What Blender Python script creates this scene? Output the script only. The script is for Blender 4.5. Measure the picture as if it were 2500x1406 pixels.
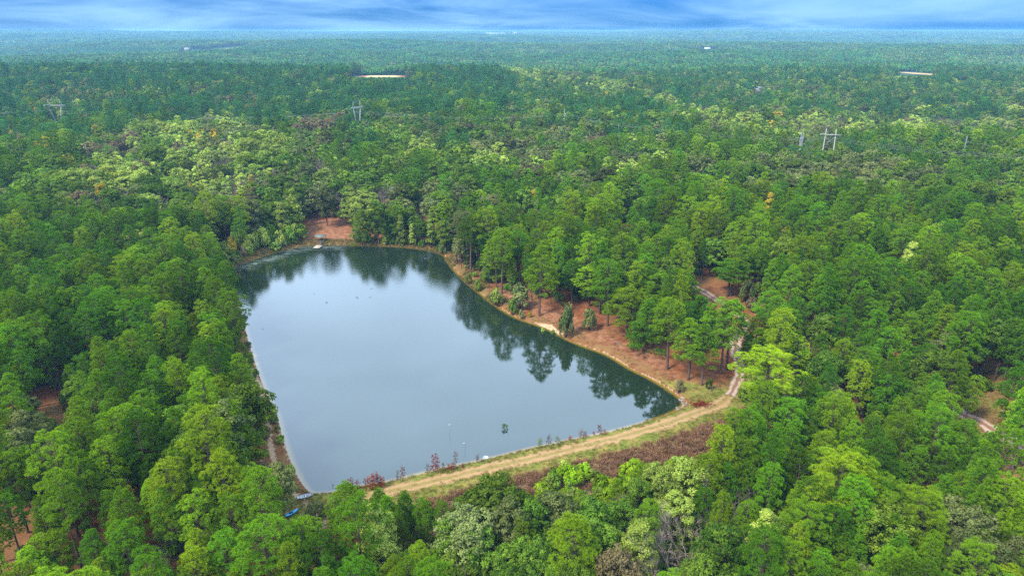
import bpy, math, random
import numpy as np
from mathutils import Vector, Matrix, Euler

R = math.radians
rng = np.random.default_rng(7)
random.seed(7)
scene = bpy.context.scene
for o in list(bpy.data.objects):
    bpy.data.objects.remove(o)
COL = scene.collection

# ------------------------------------------------------------------ camera
W0, H0, F0 = 2500.0, 1406.0, 1690.0          # photograph size and focal length in its pixels
CAMH = 100.0
EYE_Y = 77.0                                 # image row at eye level
PITCH = math.atan((H0/2-EYE_Y)/F0)
cam_d = bpy.data.cameras.new('camera')
cam = bpy.data.objects.new('camera', cam_d)
COL.objects.link(cam)
cam.location = (0, 0, CAMH)
cam.rotation_euler = (math.pi/2-PITCH, 0, 0)
cam_d.sensor_width = 36.0
cam_d.lens = 36.0*F0/W0
cam_d.clip_start = 0.5
cam_d.clip_end = 40000
scene.camera = cam

# ------------------------------------------------------------------ sky, sun, exposure
SUN_EL, SUN_AZ = R(50), R(232)               # azimuth measured clockwise from +Y
world = bpy.data.worlds.new('World')
scene.world = world
world.use_nodes = True
wt = world.node_tree
wt.nodes.clear()
def wn(t, **k):
    n = wt.nodes.new(t)
    for a, b in k.items():
        setattr(n, a, b)
    return n
def wmath(op, a, b=None, c=None, clamp=False):
    n = wn('ShaderNodeMath', operation=op, use_clamp=clamp)
    for i, v in enumerate((a, b, c)):
        if v is None: continue
        if isinstance(v, (int, float)): n.inputs[i].default_value = v
        else: wt.links.new(v, n.inputs[i])
    return n.outputs[0]
sky = wn('ShaderNodeTexSky', sky_type='NISHITA', sun_disc=False)
sky.sun_elevation = SUN_EL
sky.sun_rotation = SUN_AZ
sky.altitude = 150
sky.air_density = 1.0
sky.dust_density = 0.3
sky.ozone_density = 5.0
SKY_STRENGTH = 0.10
tc = wn('ShaderNodeTexCoord')
sep = wn('ShaderNodeSeparateXYZ')
wt.links.new(tc.outputs['Generated'], sep.inputs[0])
den = wmath('ADD', wmath('MAXIMUM', sep.outputs[2], 0.0), 0.15)
comb = wn('ShaderNodeCombineXYZ')
wt.links.new(wmath('DIVIDE', sep.outputs[0], den), comb.inputs[0])
wt.links.new(wmath('DIVIDE', sep.outputs[1], den), comb.inputs[1])
n1 = wn('ShaderNodeTexNoise'); n1.inputs['Scale'].default_value = 0.62; n1.inputs['Detail'].default_value = 5
n1.inputs['Roughness'].default_value = 0.58; n1.inputs['Distortion'].default_value = 0.5
wt.links.new(comb.outputs[0], n1.inputs['Vector'])
elev = sep.outputs[2]
# thin streaks low over the horizon, a bright veil of cloud higher up
ramp = wn('ShaderNodeMapRange', interpolation_type='SMOOTHSTEP')
wt.links.new(n1.outputs[0], ramp.inputs[0]); ramp.inputs[1].default_value = 0.30; ramp.inputs[2].default_value = 0.74
cov = wn('ShaderNodeMapRange', interpolation_type='SMOOTHSTEP')
wt.links.new(elev, cov.inputs[0]); cov.inputs[1].default_value = 0.04; cov.inputs[2].default_value = 0.34
thin = wn('ShaderNodeMapRange', interpolation_type='SMOOTHSTEP')     # the veil thins again towards the zenith
wt.links.new(elev, thin.inputs[0]); thin.inputs[1].default_value = 0.42; thin.inputs[2].default_value = 0.85
thin.inputs[3].default_value = 0.66; thin.inputs[4].default_value = 0.30
cover = wmath('MAXIMUM', wmath('MULTIPLY', ramp.outputs[0], 0.8), wmath('MULTIPLY', cov.outputs[0], wmath('MULTIPLY_ADD', ramp.outputs[0], 0.34, thin.outputs[0])), clamp=True)
tint = wn('ShaderNodeMix', data_type='RGBA', blend_type='MULTIPLY')
tint.inputs[0].default_value = 1.0
wt.links.new(sky.outputs[0], tint.inputs[6])
tint.inputs[7].default_value = (0.018, 0.086, 0.250, 1)
cl = wn('ShaderNodeMapRange', data_type='FLOAT_VECTOR')
low, high = (0.88, 1.62, 2.55), (5.6, 7.2, 9.2)      # cloud radiance before the background strength
cl.inputs[7].default_value = (0.045, 0.045, 0.045); cl.inputs[8].default_value = (0.25, 0.25, 0.25)
cl.inputs[9].default_value = low; cl.inputs[10].default_value = high
ce = wn('ShaderNodeCombineXYZ')
for i in range(3): wt.links.new(elev, ce.inputs[i])
wt.links.new(ce.outputs[0], cl.inputs[6])
mixs = wn('ShaderNodeMix', data_type='RGBA')
wt.links.new(cover, mixs.inputs[0])
wt.links.new(tint.outputs[2], mixs.inputs[6])
wt.links.new(cl.outputs[1], mixs.inputs[7])
bg = wn('ShaderNodeBackground')
bg.inputs[1].default_value = SKY_STRENGTH
wt.links.new(mixs.outputs[2], bg.inputs[0])
wo = wn('ShaderNodeOutputWorld')
wt.links.new(bg.outputs[0], wo.inputs[0])

sun_d = bpy.data.lights.new('sun', 'SUN')
sun_d.energy = 1.5
sun_d.angle = R(10)
sun_d.color = (1.0, 0.95, 0.86)
sun = bpy.data.objects.new('sun', sun_d)
COL.objects.link(sun)
sdir = Vector((math.sin(SUN_AZ)*math.cos(SUN_EL), math.cos(SUN_AZ)*math.cos(SUN_EL), math.sin(SUN_EL)))
sun.rotation_euler = sdir.to_track_quat('Z', 'Y').to_euler()
sun.location = (0, -50, 300)

vs = scene.view_settings
vs.view_transform = 'Standard'; vs.look = 'None'; vs.exposure = 2.4; vs.gamma = 1.0
vs.use_curve_mapping = False
cy = scene.cycles
cy.max_bounces = 6; cy.diffuse_bounces = 3; cy.glossy_bounces = 3; cy.transmission_bounces = 3
cy.volume_bounces = 0; cy.transparent_max_bounces = 6
cy.caustics_reflective = False; cy.caustics_refractive = False
cy.use_denoising = False
cy.use_adaptive_sampling = False

# ------------------------------------------------------------------ pixel <-> world
CP, SP = math.cos(PITCH), math.sin(PITCH)
def ray(px, py):
    a = (np.asarray(px, float)-W0/2)/F0
    b = (H0/2-np.asarray(py, float))/F0
    return a, CP+b*SP, -SP+b*CP
def at(px, py, z=0.0):
    """point of the horizontal plane z seen at photo pixel (px, py)"""
    dx, dy, dz = ray(px, py)
    t = (z-CAMH)/dz
    return np.stack([dx*t, dy*t, np.broadcast_to(z, np.shape(dx*t)).astype(float)], -1)
def project(x, y, z):
    dy = np.asarray(y, float); dz = np.asarray(z, float)-CAMH
    depth = dy*CP-dz*SP
    up = dy*SP+dz*CP
    return W0/2+F0*np.asarray(x)/depth, H0/2-F0*up/depth, depth

def sstep(a, b, v):
    t = np.clip((np.asarray(v, float)-a)/(b-a), 0, 1)
    return t*t*(3-2*t)
def vnoise(x, y, scale, seed=0):
    """smooth value noise in -1..1"""
    x = np.asarray(x, float)/scale; y = np.asarray(y, float)/scale
    xi = np.floor(x).astype(np.int64); yi = np.floor(y).astype(np.int64)
    fx = x-xi; fy = y-yi
    fx = fx*fx*(3-2*fx); fy = fy*fy*(3-2*fy)
    def h(i, j):
        n = (i*374761393+j*668265263+seed*1442695041) & 0x7fffffff
        n = ((n ^ (n >> 13))*1274126177) & 0x7fffffff
        return ((n ^ (n >> 16)) & 0xffff)/32767.5-1
    return (h(xi, yi)*(1-fx)+h(xi+1, yi)*fx)*(1-fy)+(h(xi, yi+1)*(1-fx)+h(xi+1, yi+1)*fx)*fy
def seg_dist(x, y, pts, closed=False):
    pts = np.asarray(pts, float)[:, :2]
    n = len(pts)
    if np.size(x) < 400:
        a = pts if closed else pts[:-1]
        e = (np.roll(pts, -1, 0) if closed else pts[1:])-a
        X_ = np.asarray(x, float)[..., None]-a[:, 0]; Y_ = np.asarray(y, float)[..., None]-a[:, 1]
        t = np.clip((X_*e[:, 0]+Y_*e[:, 1])/((e**2).sum(1)+1e-9), 0, 1)
        return np.hypot(X_-t*e[:, 0], Y_-t*e[:, 1]).min(-1)
    best = np.full(np.shape(x), 1e9)
    for i in range(n if closed else n-1):
        a, b = pts[i], pts[(i+1) % n]
        dx, dy = b-a
        t = np.clip(((x-a[0])*dx+(y-a[1])*dy)/(dx*dx+dy*dy+1e-9), 0, 1)
        best = np.minimum(best, np.hypot(x-a[0]-t*dx, y-a[1]-t*dy))
    return best
def inside(x, y, pts):
    pts = np.asarray(pts, float)[:, :2]
    if np.size(x) < 400:
        q = np.roll(pts, -1, 0); X_ = np.asarray(x, float)[..., None]; Y_ = np.asarray(y, float)[..., None]
        dy_ = np.where(q[:, 1] == pts[:, 1], 1e-12, q[:, 1]-pts[:, 1])
        hit = ((pts[:, 1] > Y_) != (q[:, 1] > Y_)) & (X_ < (q[:, 0]-pts[:, 0])*(Y_-pts[:, 1])/dy_+pts[:, 0])
        return hit.sum(-1) % 2 == 1
    c = np.zeros(np.shape(x), bool)
    n = len(pts)
    for i in range(n):
        (x1, y1), (x2, y2) = pts[i], pts[(i+1) % n]
        if y1 == y2: continue
        c ^= ((y1 > y) != (y2 > y)) & (x < (x2-x1)*(y-y1)/(y2-y1)+x1)
    return c
def smooth_line(pts, n=6, closed=False):
    """Catmull-Rom resampling"""
    p = np.asarray(pts, float); m = len(p); out = []
    for i in range(m if closed else m-1):
        if closed: a, b, c, d = p[(i-1) % m], p[i], p[(i+1) % m], p[(i+2) % m]
        else: a, b, c, d = p[max(i-1, 0)], p[i], p[i+1], p[min(i+2, m-1)]
        for k in range(n):
            t = k/n
            out.append(0.5*((2*b)+(-a+c)*t+(2*a-5*b+4*c-d)*t*t+(-a+3*b-3*c+d)*t**3))
    if not closed: out.append(p[-1])
    return np.array(out)

# ------------------------------------------------------------------ plan of the place
pond_px = [(558, 662), (580, 740), (598, 800), (618, 870), (650, 960), (676, 1012), (690, 1065), (712, 1130), (742, 1188), (766, 1206),
           (815, 1203), (880, 1190), (950, 1178), (1040, 1155), (1180, 1125), (1300, 1096), (1400, 1075), (1500, 1053), (1580, 1031),
           (1640, 1010), (1670, 990), (1666, 974), (1600, 930), (1540, 900), (1480, 865), (1400, 835), (1330, 800), (1260, 775),
           (1210, 745), (1160, 705), (1120, 670), (1096, 640), (1082, 622), (1040, 610), (980, 603), (900, 600), (830, 598),
           (775, 598), (735, 601), (690, 612), (640, 625), (600, 640)]
POND = smooth_line([at(a, b)[:2] for a, b in pond_px], 3, True)
def pond_d(x, y):
    """distance outside the shoreline, negative inside the pond"""
    x = np.asarray(x, float); y = np.asarray(y, float)
    if x.ndim == 0:
        d = seg_dist(x, y, POND, True)
        return -d if inside(x, y, POND) else d
    close = (x > PB[0]) & (x < PB[1]) & (y > PB[2]) & (y < PB[3])
    d = np.empty(x.shape)
    d[~close] = seg_dist(x[~close], y[~close], POND[::6], True)
    a, b = x[close], y[close]
    e = seg_dist(a, b, POND, True)
    d[close] = np.where(inside(a, b, POND), -e, e)
    return d
PB = (POND[:, 0].min()-90, POND[:, 0].max()+90, POND[:, 1].min()-90, POND[:, 1].max()+90)
dam_px = [(760, 1230), (850, 1214), (920, 1203), (1000, 1190), (1100, 1165), (1200, 1140), (1300, 1118), (1400, 1095), (1500, 1070), (1600, 1043), (1700, 1010), (1755, 985)]
DAM = smooth_line([at(a, b, 1.6)[:2] for a, b in dam_px], 4)
d0 = DAM[0]-DAM[2]; d1 = DAM[-1]-DAM[-3]
DAMX = np.vstack([DAM[0]+d0/np.linalg.norm(d0)*400, DAM, DAM[-1]+d1/np.linalg.norm(d1)*400])
def dam_s(x, y):
    """signed distance from the dam's centre line, positive downstream (towards the camera)"""
    d = seg_dist(x, y, DAMX[::2] if np.ndim(x) and np.size(x) > 300000 else DAMX)
    poly = np.vstack([DAMX, DAMX[-1]+[0, -3000], DAMX[0]+[0, -3000]])
    return np.where(inside(x, y, poly), d, -d)
FIELD = np.array([-250.0, 1352.0])
FAC = np.array([-150.0, 6900.0])
def gz(x, y):
    x = np.asarray(x, float); y = np.asarray(y, float)
    pd = pond_d(x, y)
    bank = np.where(pd < 0, np.maximum(-3.0, pd*0.30), 0.85*sstep(0, 2.6, pd)+0.075*np.clip(pd-1.2, 0, 1e9))
    bank = np.where(bank > 6, 6+6*np.tanh((bank-6)/6), bank)
    und = vnoise(x, y, 34, 1)*0.5+vnoise(x, y, 90, 2)*1.6
    z = bank+und*sstep(4, 45, pd)
    s = dam_s(x, y)
    prof = 1.6-9.6*sstep(3.2, 25, s)+vnoise(x, y, 12, 4)*0.5*sstep(8, 25, s)
    up = np.where(pd > 0, np.minimum(1.6, 0.1+1.5*sstep(0, 2.2, pd)), z)
    wl = 1-sstep(75, 150, np.abs(x-10))
    z = np.where(s > 0, z+(prof-z)*wl, z)
    near_crest = (s <= 0) & (s > -14) & (pd > 0)
    wc = (1-sstep(5, 14, -s))*(1-sstep(60, 110, np.abs(x-10)))
    z = np.where(near_crest, z+(up-z)*wc, z)
    # wider relief
    d = np.hypot(x, y)
    rel = vnoise(x, y, 310, 5)*5*sstep(350, 900, d)+vnoise(x, y, 900, 6)*19*sstep(1300, 2800, d)
    ridge = 15*np.exp(-((y-1180)/260)**2)*(1-sstep(-120, 160, x-0.12*(y-1180)))
    dip = -15*np.exp(-((y-1900)/420)**2)*(1-sstep(100, 700, x))
    dip2 = -9*np.exp(-((y-820+0.25*x)/170)**2)*sstep(120, 380, x)
    far = 74*sstep(3600, 9400, d)+vnoise(x, y, 2300, 9)*13*sstep(3000, 5000, d)
    far = far-20*np.exp(-((d-9900)/500)**2)*0
    r2 = 17*np.exp(-((y-2350-0.12*x)/260)**2)*sstep(150, 700, x)+20*np.exp(-((y-3300+0.15*x)/330)**2)*(0.6+0.4*vnoise(x, y, 700, 15))-12*np.exp(-((y-2800)/300)**2)
    z = z+rel+ridge+dip+dip2+far+r2
    z = np.where(d > 8600, np.minimum(z, 72+vnoise(x, y, 1700, 12)*9+vnoise(x, y, 500, 13)*3), z)
    fl = np.exp(-(((x-FIELD[0])/95)**4+((y-FIELD[1])/140)**4))
    z = z+(13+(y-1290)*0.055-z)*fl
    fac = np.exp(-(((x-FAC[0])/420)**2+((y-FAC[1])/500)**2))
    z = z+(52-z)*fac
    return z
def ground_at(px, py):
    """point of the terrain seen at a photo pixel"""
    z = 0.0
    for _ in range(14):
        p = at(px, py, z)
        z = 0.5*z+0.5*float(gz(p[0], p[1]))
    return np.array([p[0], p[1], float(gz(p[0], p[1]))])

# ------------------------------------------------------------------ object helpers
def tag(o, label=None, cat=None, group=None, kind=None):
    if label: o['label'] = label
    if cat: o['category'] = cat
    if group: o['group'] = group
    if kind: o['kind'] = kind
    return o
def mesh_np(name, verts, faces, mats=(), mat_idx=None, attrs=None, smooth=False):
    """faces: int array (n,3) or (n,4), or a list of such arrays"""
    me = bpy.data.meshes.new(name)
    verts = np.asarray(verts, np.float32)
    if not isinstance(faces, list): faces = [faces]
    faces = [np.asarray(f, np.int32) for f in faces if len(f)]
    nl = sum(f.size for f in faces); nf = sum(len(f) for f in faces)
    me.vertices.add(len(verts)); me.vertices.foreach_set('co', verts.ravel())
    me.loops.add(nl); me.loops.foreach_set('vertex_index', np.concatenate([f.ravel() for f in faces]))
    me.polygons.add(nf)
    tot = np.concatenate([np.full(len(f), f.shape[1], np.int32) for f in faces])
    me.polygons.foreach_set('loop_start', np.concatenate([[0], np.cumsum(tot)[:-1]]).astype(np.int32))
    me.polygons.foreach_set('loop_total', tot)
    for m in mats: me.materials.append(m)
    if mat_idx is not None: me.polygons.foreach_set('material_index', np.asarray(mat_idx, np.int32))
    if smooth: me.polygons.foreach_set('use_smooth', np.ones(nf, bool))
    me.update(calc_edges=True)
    for k, v in (attrs or {}).items():
        a = me.attributes.new(k, 'FLOAT', 'POINT'); a.data.foreach_set('value', np.asarray(v, np.float32))
    me.validate()
    return me
def link(name, me, parent=None, loc=(0, 0, 0), rz=0.0):
    o = bpy.data.objects.new(name, me)
    COL.objects.link(o)
    o.location = loc; o.rotation_euler = (0, 0, rz)
    if parent: o.parent = parent
    return o
class MB:
    """collects boxes and tubes into one mesh"""
    def __init__(s): s.v = []; s.q = []; s.t = []; s.n = 0
    def add(s, v, q=(), t=()):
        v = np.asarray(v, float)
        if len(q): s.q.append(np.asarray(q)+s.n)
        if len(t): s.t.append(np.asarray(t)+s.n)
        s.v.append(v); s.n += len(v)
    def box(s, c, d, rz=0.0, rx=0.0, ry=0.0):
        c = np.asarray(c, float); d = np.asarray(d, float)/2
        p = np.array([[i, j, k] for k in (-1, 1) for j in (-1, 1) for i in (-1, 1)], float)*d
        m = np.array(Euler((rx, ry, rz)).to_matrix())
        s.add(p@m.T+c, q=[(0, 2, 3, 1), (4, 5, 7, 6), (0, 1, 5, 4), (2, 6, 7, 3), (0, 4, 6, 2), (1, 3, 7, 5)])
    def tube(s, pts, rad, n=6, cap=True):
        v, q, t = tube_np(pts, rad, n, cap)
        s.add(v, q, t)
    def mesh(s, name, mats=(), smooth=False):
        v = np.concatenate(s.v)
        f = []
        if s.q: f.append(np.concatenate(s.q))
        if s.t: f.append(np.concatenate(s.t))
        return mesh_np(name, v, f, mats, smooth=smooth)
    def build(s, name, mat, parent=None, loc=(0, 0, 0), rz=0.0, smooth=False):
        return link(name, s.mesh(name, (mat,), smooth), parent, loc, rz)
def tube_np(pts, rad, n=6, cap=True):
    pts = np.asarray(pts, float); m = len(pts)
    rad = np.broadcast_to(np.asarray(rad, float), (m,))
    tan = np.gradient(pts, axis=0); tan /= np.linalg.norm(tan, axis=1)[:, None]+1e-9
    ref = np.array([0.0, 0, 1]) if abs(tan[0][2]) < 0.8 else np.array([1.0, 0, 0])
    a = np.cross(tan, ref); a /= np.linalg.norm(a, axis=1)[:, None]+1e-9
    b = np.cross(tan, a)
    ang = np.arange(n)*2*math.pi/n
    v = pts[:, None]+rad[:, None, None]*(np.cos(ang)[None, :, None]*a[:, None]+np.sin(ang)[None, :, None]*b[:, None])
    v = v.reshape(-1, 3)
    i = np.arange(m-1)[:, None]*n; j = np.arange(n)[None]; k = (j+1) % n
    q = np.stack([i+j, i+k, i+n+k, i+n+j], -1).reshape(-1, 4)
    t = np.zeros((0, 3), int)
    if cap:
        v = np.vstack([v, pts[-1:]])
        e = (m-1)*n
        t = np.stack([e+np.arange(n), e+(np.arange(n)+1) % n, np.full(n, len(v)-1)], -1)
    return v, q, t

# ------------------------------------------------------------------ materials
def new_mat(name):
    m = bpy.data.materials.new(name); m.use_nodes = True
    nt = m.node_tree; nt.nodes.clear()
    return m, nt
def N(nt, t, **k):
    n = nt.nodes.new(t)
    for a, b in k.items(): setattr(n, a, b)
    return n
def M(nt, op, a, b=None, c=None, clamp=False):
    n = N(nt, 'ShaderNodeMath', operation=op, use_clamp=clamp)
    for i, v in enumerate((a, b, c)):
        if v is None: continue
        if isinstance(v, (int, float)): n.inputs[i].default_value = v
        else: nt.links.new(v, n.inputs[i])
    return n.outputs[0]
def MIX(nt, f, a, b, blend='MIX'):
    n = N(nt, 'ShaderNodeMix', data_type='RGBA', blend_type=blend)
    for i, v in ((0, f), (6, a), (7, b)):
        if isinstance(v, (int, float)): n.inputs[i].default_value = v
        elif isinstance(v, tuple): n.inputs[i].default_value = (*v, 1)
        else: nt.links.new(v, n.inputs[i])
    return n.outputs[2]
def NOISE(nt, scale, detail=3, rough=0.55, vec=None, dist=0.0):
    n = N(nt, 'ShaderNodeTexNoise')
    n.inputs['Scale'].default_value = scale; n.inputs['Detail'].default_value = detail
    n.inputs['Roughness'].default_value = rough; n.inputs['Distortion'].default_value = dist
    if vec is not None: nt.links.new(vec, n.inputs['Vector'])
    return n.outputs[0]
def RANGE(nt, v, a, b, c=0.0, d=1.0, smooth=True):
    n = N(nt, 'ShaderNodeMapRange', interpolation_type='SMOOTHSTEP' if smooth else 'LINEAR')
    nt.links.new(v, n.inputs[0])
    for i, x in enumerate((a, b, c, d)): n.inputs[i+1].default_value = x
    return n.outputs[0]
def ATTR(nt, name):
    return N(nt, 'ShaderNodeAttribute', attribute_name=name).outputs['Fac']
def out(nt, sh):
    o = N(nt, 'ShaderNodeOutputMaterial'); nt.links.new(sh, o.inputs[0])
def plain(name, col, rough=0.7, noise=0.25, scale=3.0, spec=0.3, metal=0.0):
    m, nt = new_mat(name)
    g = N(nt, 'ShaderNodeNewGeometry').outputs['Position']
    f = RANGE(nt, NOISE(nt, scale, 4, vec=g), 0.3, 0.7, 1-noise, 1+noise*0.5)
    c = N(nt, 'ShaderNodeCombineColor')
    for i in range(3): nt.links.new(f, c.inputs[i])
    p = N(nt, 'ShaderNodeBsdfPrincipled')
    nt.links.new(MIX(nt, 1.0, col, c.outputs[0], 'MULTIPLY'), p.inputs['Base Color'])
    p.inputs['Roughness'].default_value = rough; p.inputs['Metallic'].default_value = metal
    p.inputs['Specular IOR Level'].default_value = spec
    out(nt, p.outputs[0])
    return m
def foliage(name, a, b, hue=0.5, tr=0.25, spread=0.35):
    """leaf material: colours a..b by clump attribute v and by tree"""
    m, nt = new_mat(name)
    oi = N(nt, 'ShaderNodeObjectInfo').outputs['Random']
    v = ATTR(nt, 'v')
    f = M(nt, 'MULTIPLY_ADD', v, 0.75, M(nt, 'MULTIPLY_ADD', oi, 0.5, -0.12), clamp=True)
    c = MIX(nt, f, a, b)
    hs = N(nt, 'ShaderNodeHueSaturation')
    nt.links.new(c, hs.inputs['Color'])
    nt.links.new(M(nt, 'MULTIPLY_ADD', M(nt, 'FRACT', M(nt, 'MULTIPLY', oi, 7.31)), 0.030, hue-0.026), hs.inputs['Hue'])
    nt.links.new(M(nt, 'MULTIPLY_ADD', M(nt, 'FRACT', M(nt, 'MULTIPLY', oi, 13.7)), 2*spread, 1-spread), hs.inputs['Value'])
    d = N(nt, 'ShaderNodeBsdfDiffuse'); t = N(nt, 'ShaderNodeBsdfTranslucent')
    nt.links.new(hs.outputs[0], d.inputs[0]); nt.links.new(hs.outputs[0], t.inputs[0])
    mx = N(nt, 'ShaderNodeMixShader'); mx.inputs[0].default_value = tr
    nt.links.new(d.outputs[0], mx.inputs[1]); nt.links.new(t.outputs[0], mx.inputs[2])
    out(nt, mx.outputs[0])
    return m
FOL = {
    'pine_deep': foliage('pine_needles_deep', (0.018, 0.062, 0.003), (0.138, 0.322, 0.009), spread=0.22),
    'pine_bright': foliage('pine_needles_bright', (0.036, 0.092, 0.003), (0.245, 0.415, 0.011), spread=0.22),
    'pine_hazed': foliage('pine_needles_hazed', (0.014, 0.066, 0.014), (0.082, 0.262, 0.044), spread=0.22),  # far pines: some haze blue put into the needle colour
    'leaf_green': foliage('leaves_green', (0.030, 0.076, 0.007), (0.135, 0.230, 0.020)),
    'leaf_olive': foliage('leaves_olive', (0.052, 0.082, 0.018), (0.165, 0.192, 0.056)),
    'leaf_lime': foliage('leaves_lime', (0.120, 0.190, 0.024), (0.290, 0.390, 0.062)),
    'leaf_yellow': foliage('leaves_yellow', (0.220, 0.200, 0.014), (0.420, 0.340, 0.025)),
    'leaf_brown': foliage('leaves_brown', (0.095, 0.080, 0.030), (0.195, 0.165, 0.072)),
    'needles_dead': foliage('needles_dead', (0.170, 0.036, 0.011), (0.330, 0.088, 0.026)),
    'twig_grey': foliage('twigs_grey', (0.110, 0.088, 0.070), (0.220, 0.180, 0.145), tr=0.05),
    'brush_brown': foliage('brush_brown', (0.185, 0.100, 0.042), (0.330, 0.205, 0.100)),
    'grass': foliage('grass_blades', (0.085, 0.125, 0.013), (0.220, 0.205, 0.040)),
    'grass_dry': foliage('grass_blades_dry', (0.180, 0.110, 0.040), (0.290, 0.200, 0.085)),
}
BARK = plain('pine_bark', (0.095, 0.062, 0.046), 0.9, 0.4, 1.5, 0.1)
BARK_PALE = plain('pale_bark', (0.200, 0.175, 0.150), 0.9, 0.3, 1.5, 0.1)

# ground: pine straw with sand, grass, clay and dry field by mask
def ground_material():
    m, nt = new_mat('ground')
    g = N(nt, 'ShaderNodeNewGeometry').outputs['Position']
    big = NOISE(nt, 0.06, 4, vec=g); mid = NOISE(nt, 0.45, 5, 0.65, vec=g); fine = NOISE(nt, 2.6, 4, 0.7, vec=g)
    straw = MIX(nt, RANGE(nt, mid, 0.3, 0.7), (0.110, 0.034, 0.012), (0.205, 0.078, 0.028))
    straw = MIX(nt, RANGE(nt, fine, 0.52, 0.75), straw, (0.080, 0.034, 0.016))
    straw = MIX(nt, RANGE(nt, big, 0.45, 0.7, 0, 0.6), straw, (0.150, 0.090, 0.036))
    sandc = MIX(nt, RANGE(nt, fine, 0.35, 0.7), (0.310, 0.195, 0.105), (0.430, 0.295, 0.185))
    grassc = MIX(nt, RANGE(nt, mid, 0.32, 0.68), (0.070, 0.105, 0.010), (0.200, 0.150, 0.038))
    grassc = MIX(nt, RANGE(nt, fine, 0.5, 0.72), grassc, (0.130, 0.135, 0.022))
    clay = MIX(nt, RANGE(nt, mid, 0.35, 0.7), (0.150, 0.060, 0.027), (0.260, 0.122, 0.060))
    brush = MIX(nt, fine, (0.100, 0.060, 0.030), (0.200, 0.130, 0.075))
    fieldc = MIX(nt, mid, (0.330, 0.240, 0.100), (0.440, 0.330, 0.160))
    dry = MIX(nt, RANGE(nt, fine, 0.35, 0.7), (0.115, 0.068, 0.020), (0.200, 0.122, 0.043))
    forest = MIX(nt, mid, (0.014, 0.040, 0.012), (0.045, 0.090, 0.028))
    mud = (0.060, 0.045, 0.018)
    def brk(name, amt=0.5):
        return RANGE(nt, M(nt, 'ADD', ATTR(nt, name), M(nt, 'MULTIPLY', M(nt, 'SUBTRACT', M(nt, 'MULTIPLY_ADD', fine, 0.5, M(nt, 'MULTIPLY', mid, 0.5)), 0.5), amt*2.2)), 0.35, 0.65)
    c = straw
    for nm, cc, am in (('m_clay', clay, 0.5), ('m_brush', brush, 0.4), ('m_dry', dry, 0.7), ('m_grass', grassc, 0.7), ('m_sand', sandc, 0.6), ('m_field', fieldc, 0.1), ('m_far', forest, 0.1), ('m_mud', mud, 0.2)):
        c = MIX(nt, brk(nm, am), c, cc)
    p = N(nt, 'ShaderNodeBsdfPrincipled')
    nt.links.new(c, p.inputs['Base Color']); p.inputs['Roughness'].default_value = 0.95
    p.inputs['Specular IOR Level'].default_value = 0.1
    bp = N(nt, 'ShaderNodeBump'); bp.inputs['Strength'].default_value = 0.7; bp.inputs['Distance'].default_value = 0.25
    nt.links.new(fine, bp.inputs['Height']); nt.links.new(bp.outputs[0], p.inputs['Normal'])
    out(nt, p.outputs[0])
    return m
GROUND = ground_material()

def water_material():
    m, nt = new_mat('pond_water')
    g = N(nt, 'ShaderNodeNewGeometry').outputs['Position']
    sh = ATTR(nt, 'shore'); pale = ATTR(nt, 'pale'); rip = ATTR(nt, 'ripple')
    deep = (0.009, 0.017, 0.008)
    n = NOISE(nt, 0.7, 4, vec=g)
    shal = MIX(nt, RANGE(nt, n, 0.3, 0.7), (0.120, 0.085, 0.010), (0.200, 0.120, 0.014))
    c = MIX(nt, RANGE(nt, M(nt, 'ADD', sh, M(nt, 'MULTIPLY', M(nt, 'SUBTRACT', n, 0.5), 1.2)), 0.2, 1.7, 1, 0), deep, shal)
    mp = N(nt, 'ShaderNodeMapping'); mp.inputs['Scale'].default_value = (0.25, 0.9, 1); mp.inputs['Rotation'].default_value = (0, 0, R(-18))
    nt.links.new(g, mp.inputs[0])
    n2 = NOISE(nt, 0.55, 6, 0.7, vec=mp.outputs[0], dist=0.6)
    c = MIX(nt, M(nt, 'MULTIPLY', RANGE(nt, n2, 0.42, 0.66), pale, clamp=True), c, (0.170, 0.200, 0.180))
    d = N(nt, 'ShaderNodeBsdfDiffuse'); nt.links.new(c, d.inputs[0])
    gl = N(nt, 'ShaderNodeBsdfGlossy'); gl.inputs['Roughness'].default_value = 0.02
    gl.inputs[0].default_value = (0.93, 0.97, 1, 1)
    w1 = NOISE(nt, 1.3, 3, 0.6, vec=g); w2 = NOISE(nt, 5.0, 2, 0.5, vec=g)
    bp = N(nt, 'ShaderNodeBump'); bp.inputs['Distance'].default_value = 0.05
    nt.links.new(M(nt, 'MULTIPLY_ADD', w2, 0.5, w1), bp.inputs['Height'])
    nt.links.new(rip, bp.inputs['Strength'])
    nt.links.new(bp.outputs[0], gl.inputs['Normal'])
    fr = N(nt, 'ShaderNodeFresnel'); fr.inputs[0].default_value = WATER_IOR
    mx = N(nt, 'ShaderNodeMixShader')
    nt.links.new(fr.outputs[0], mx.inputs[0]); nt.links.new(d.outputs[0], mx.inputs[1]); nt.links.new(gl.outputs[0], mx.inputs[2])
    out(nt, mx.outputs[0])
    return m
WATER_IOR = 1.85
WATER = water_material()

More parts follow.
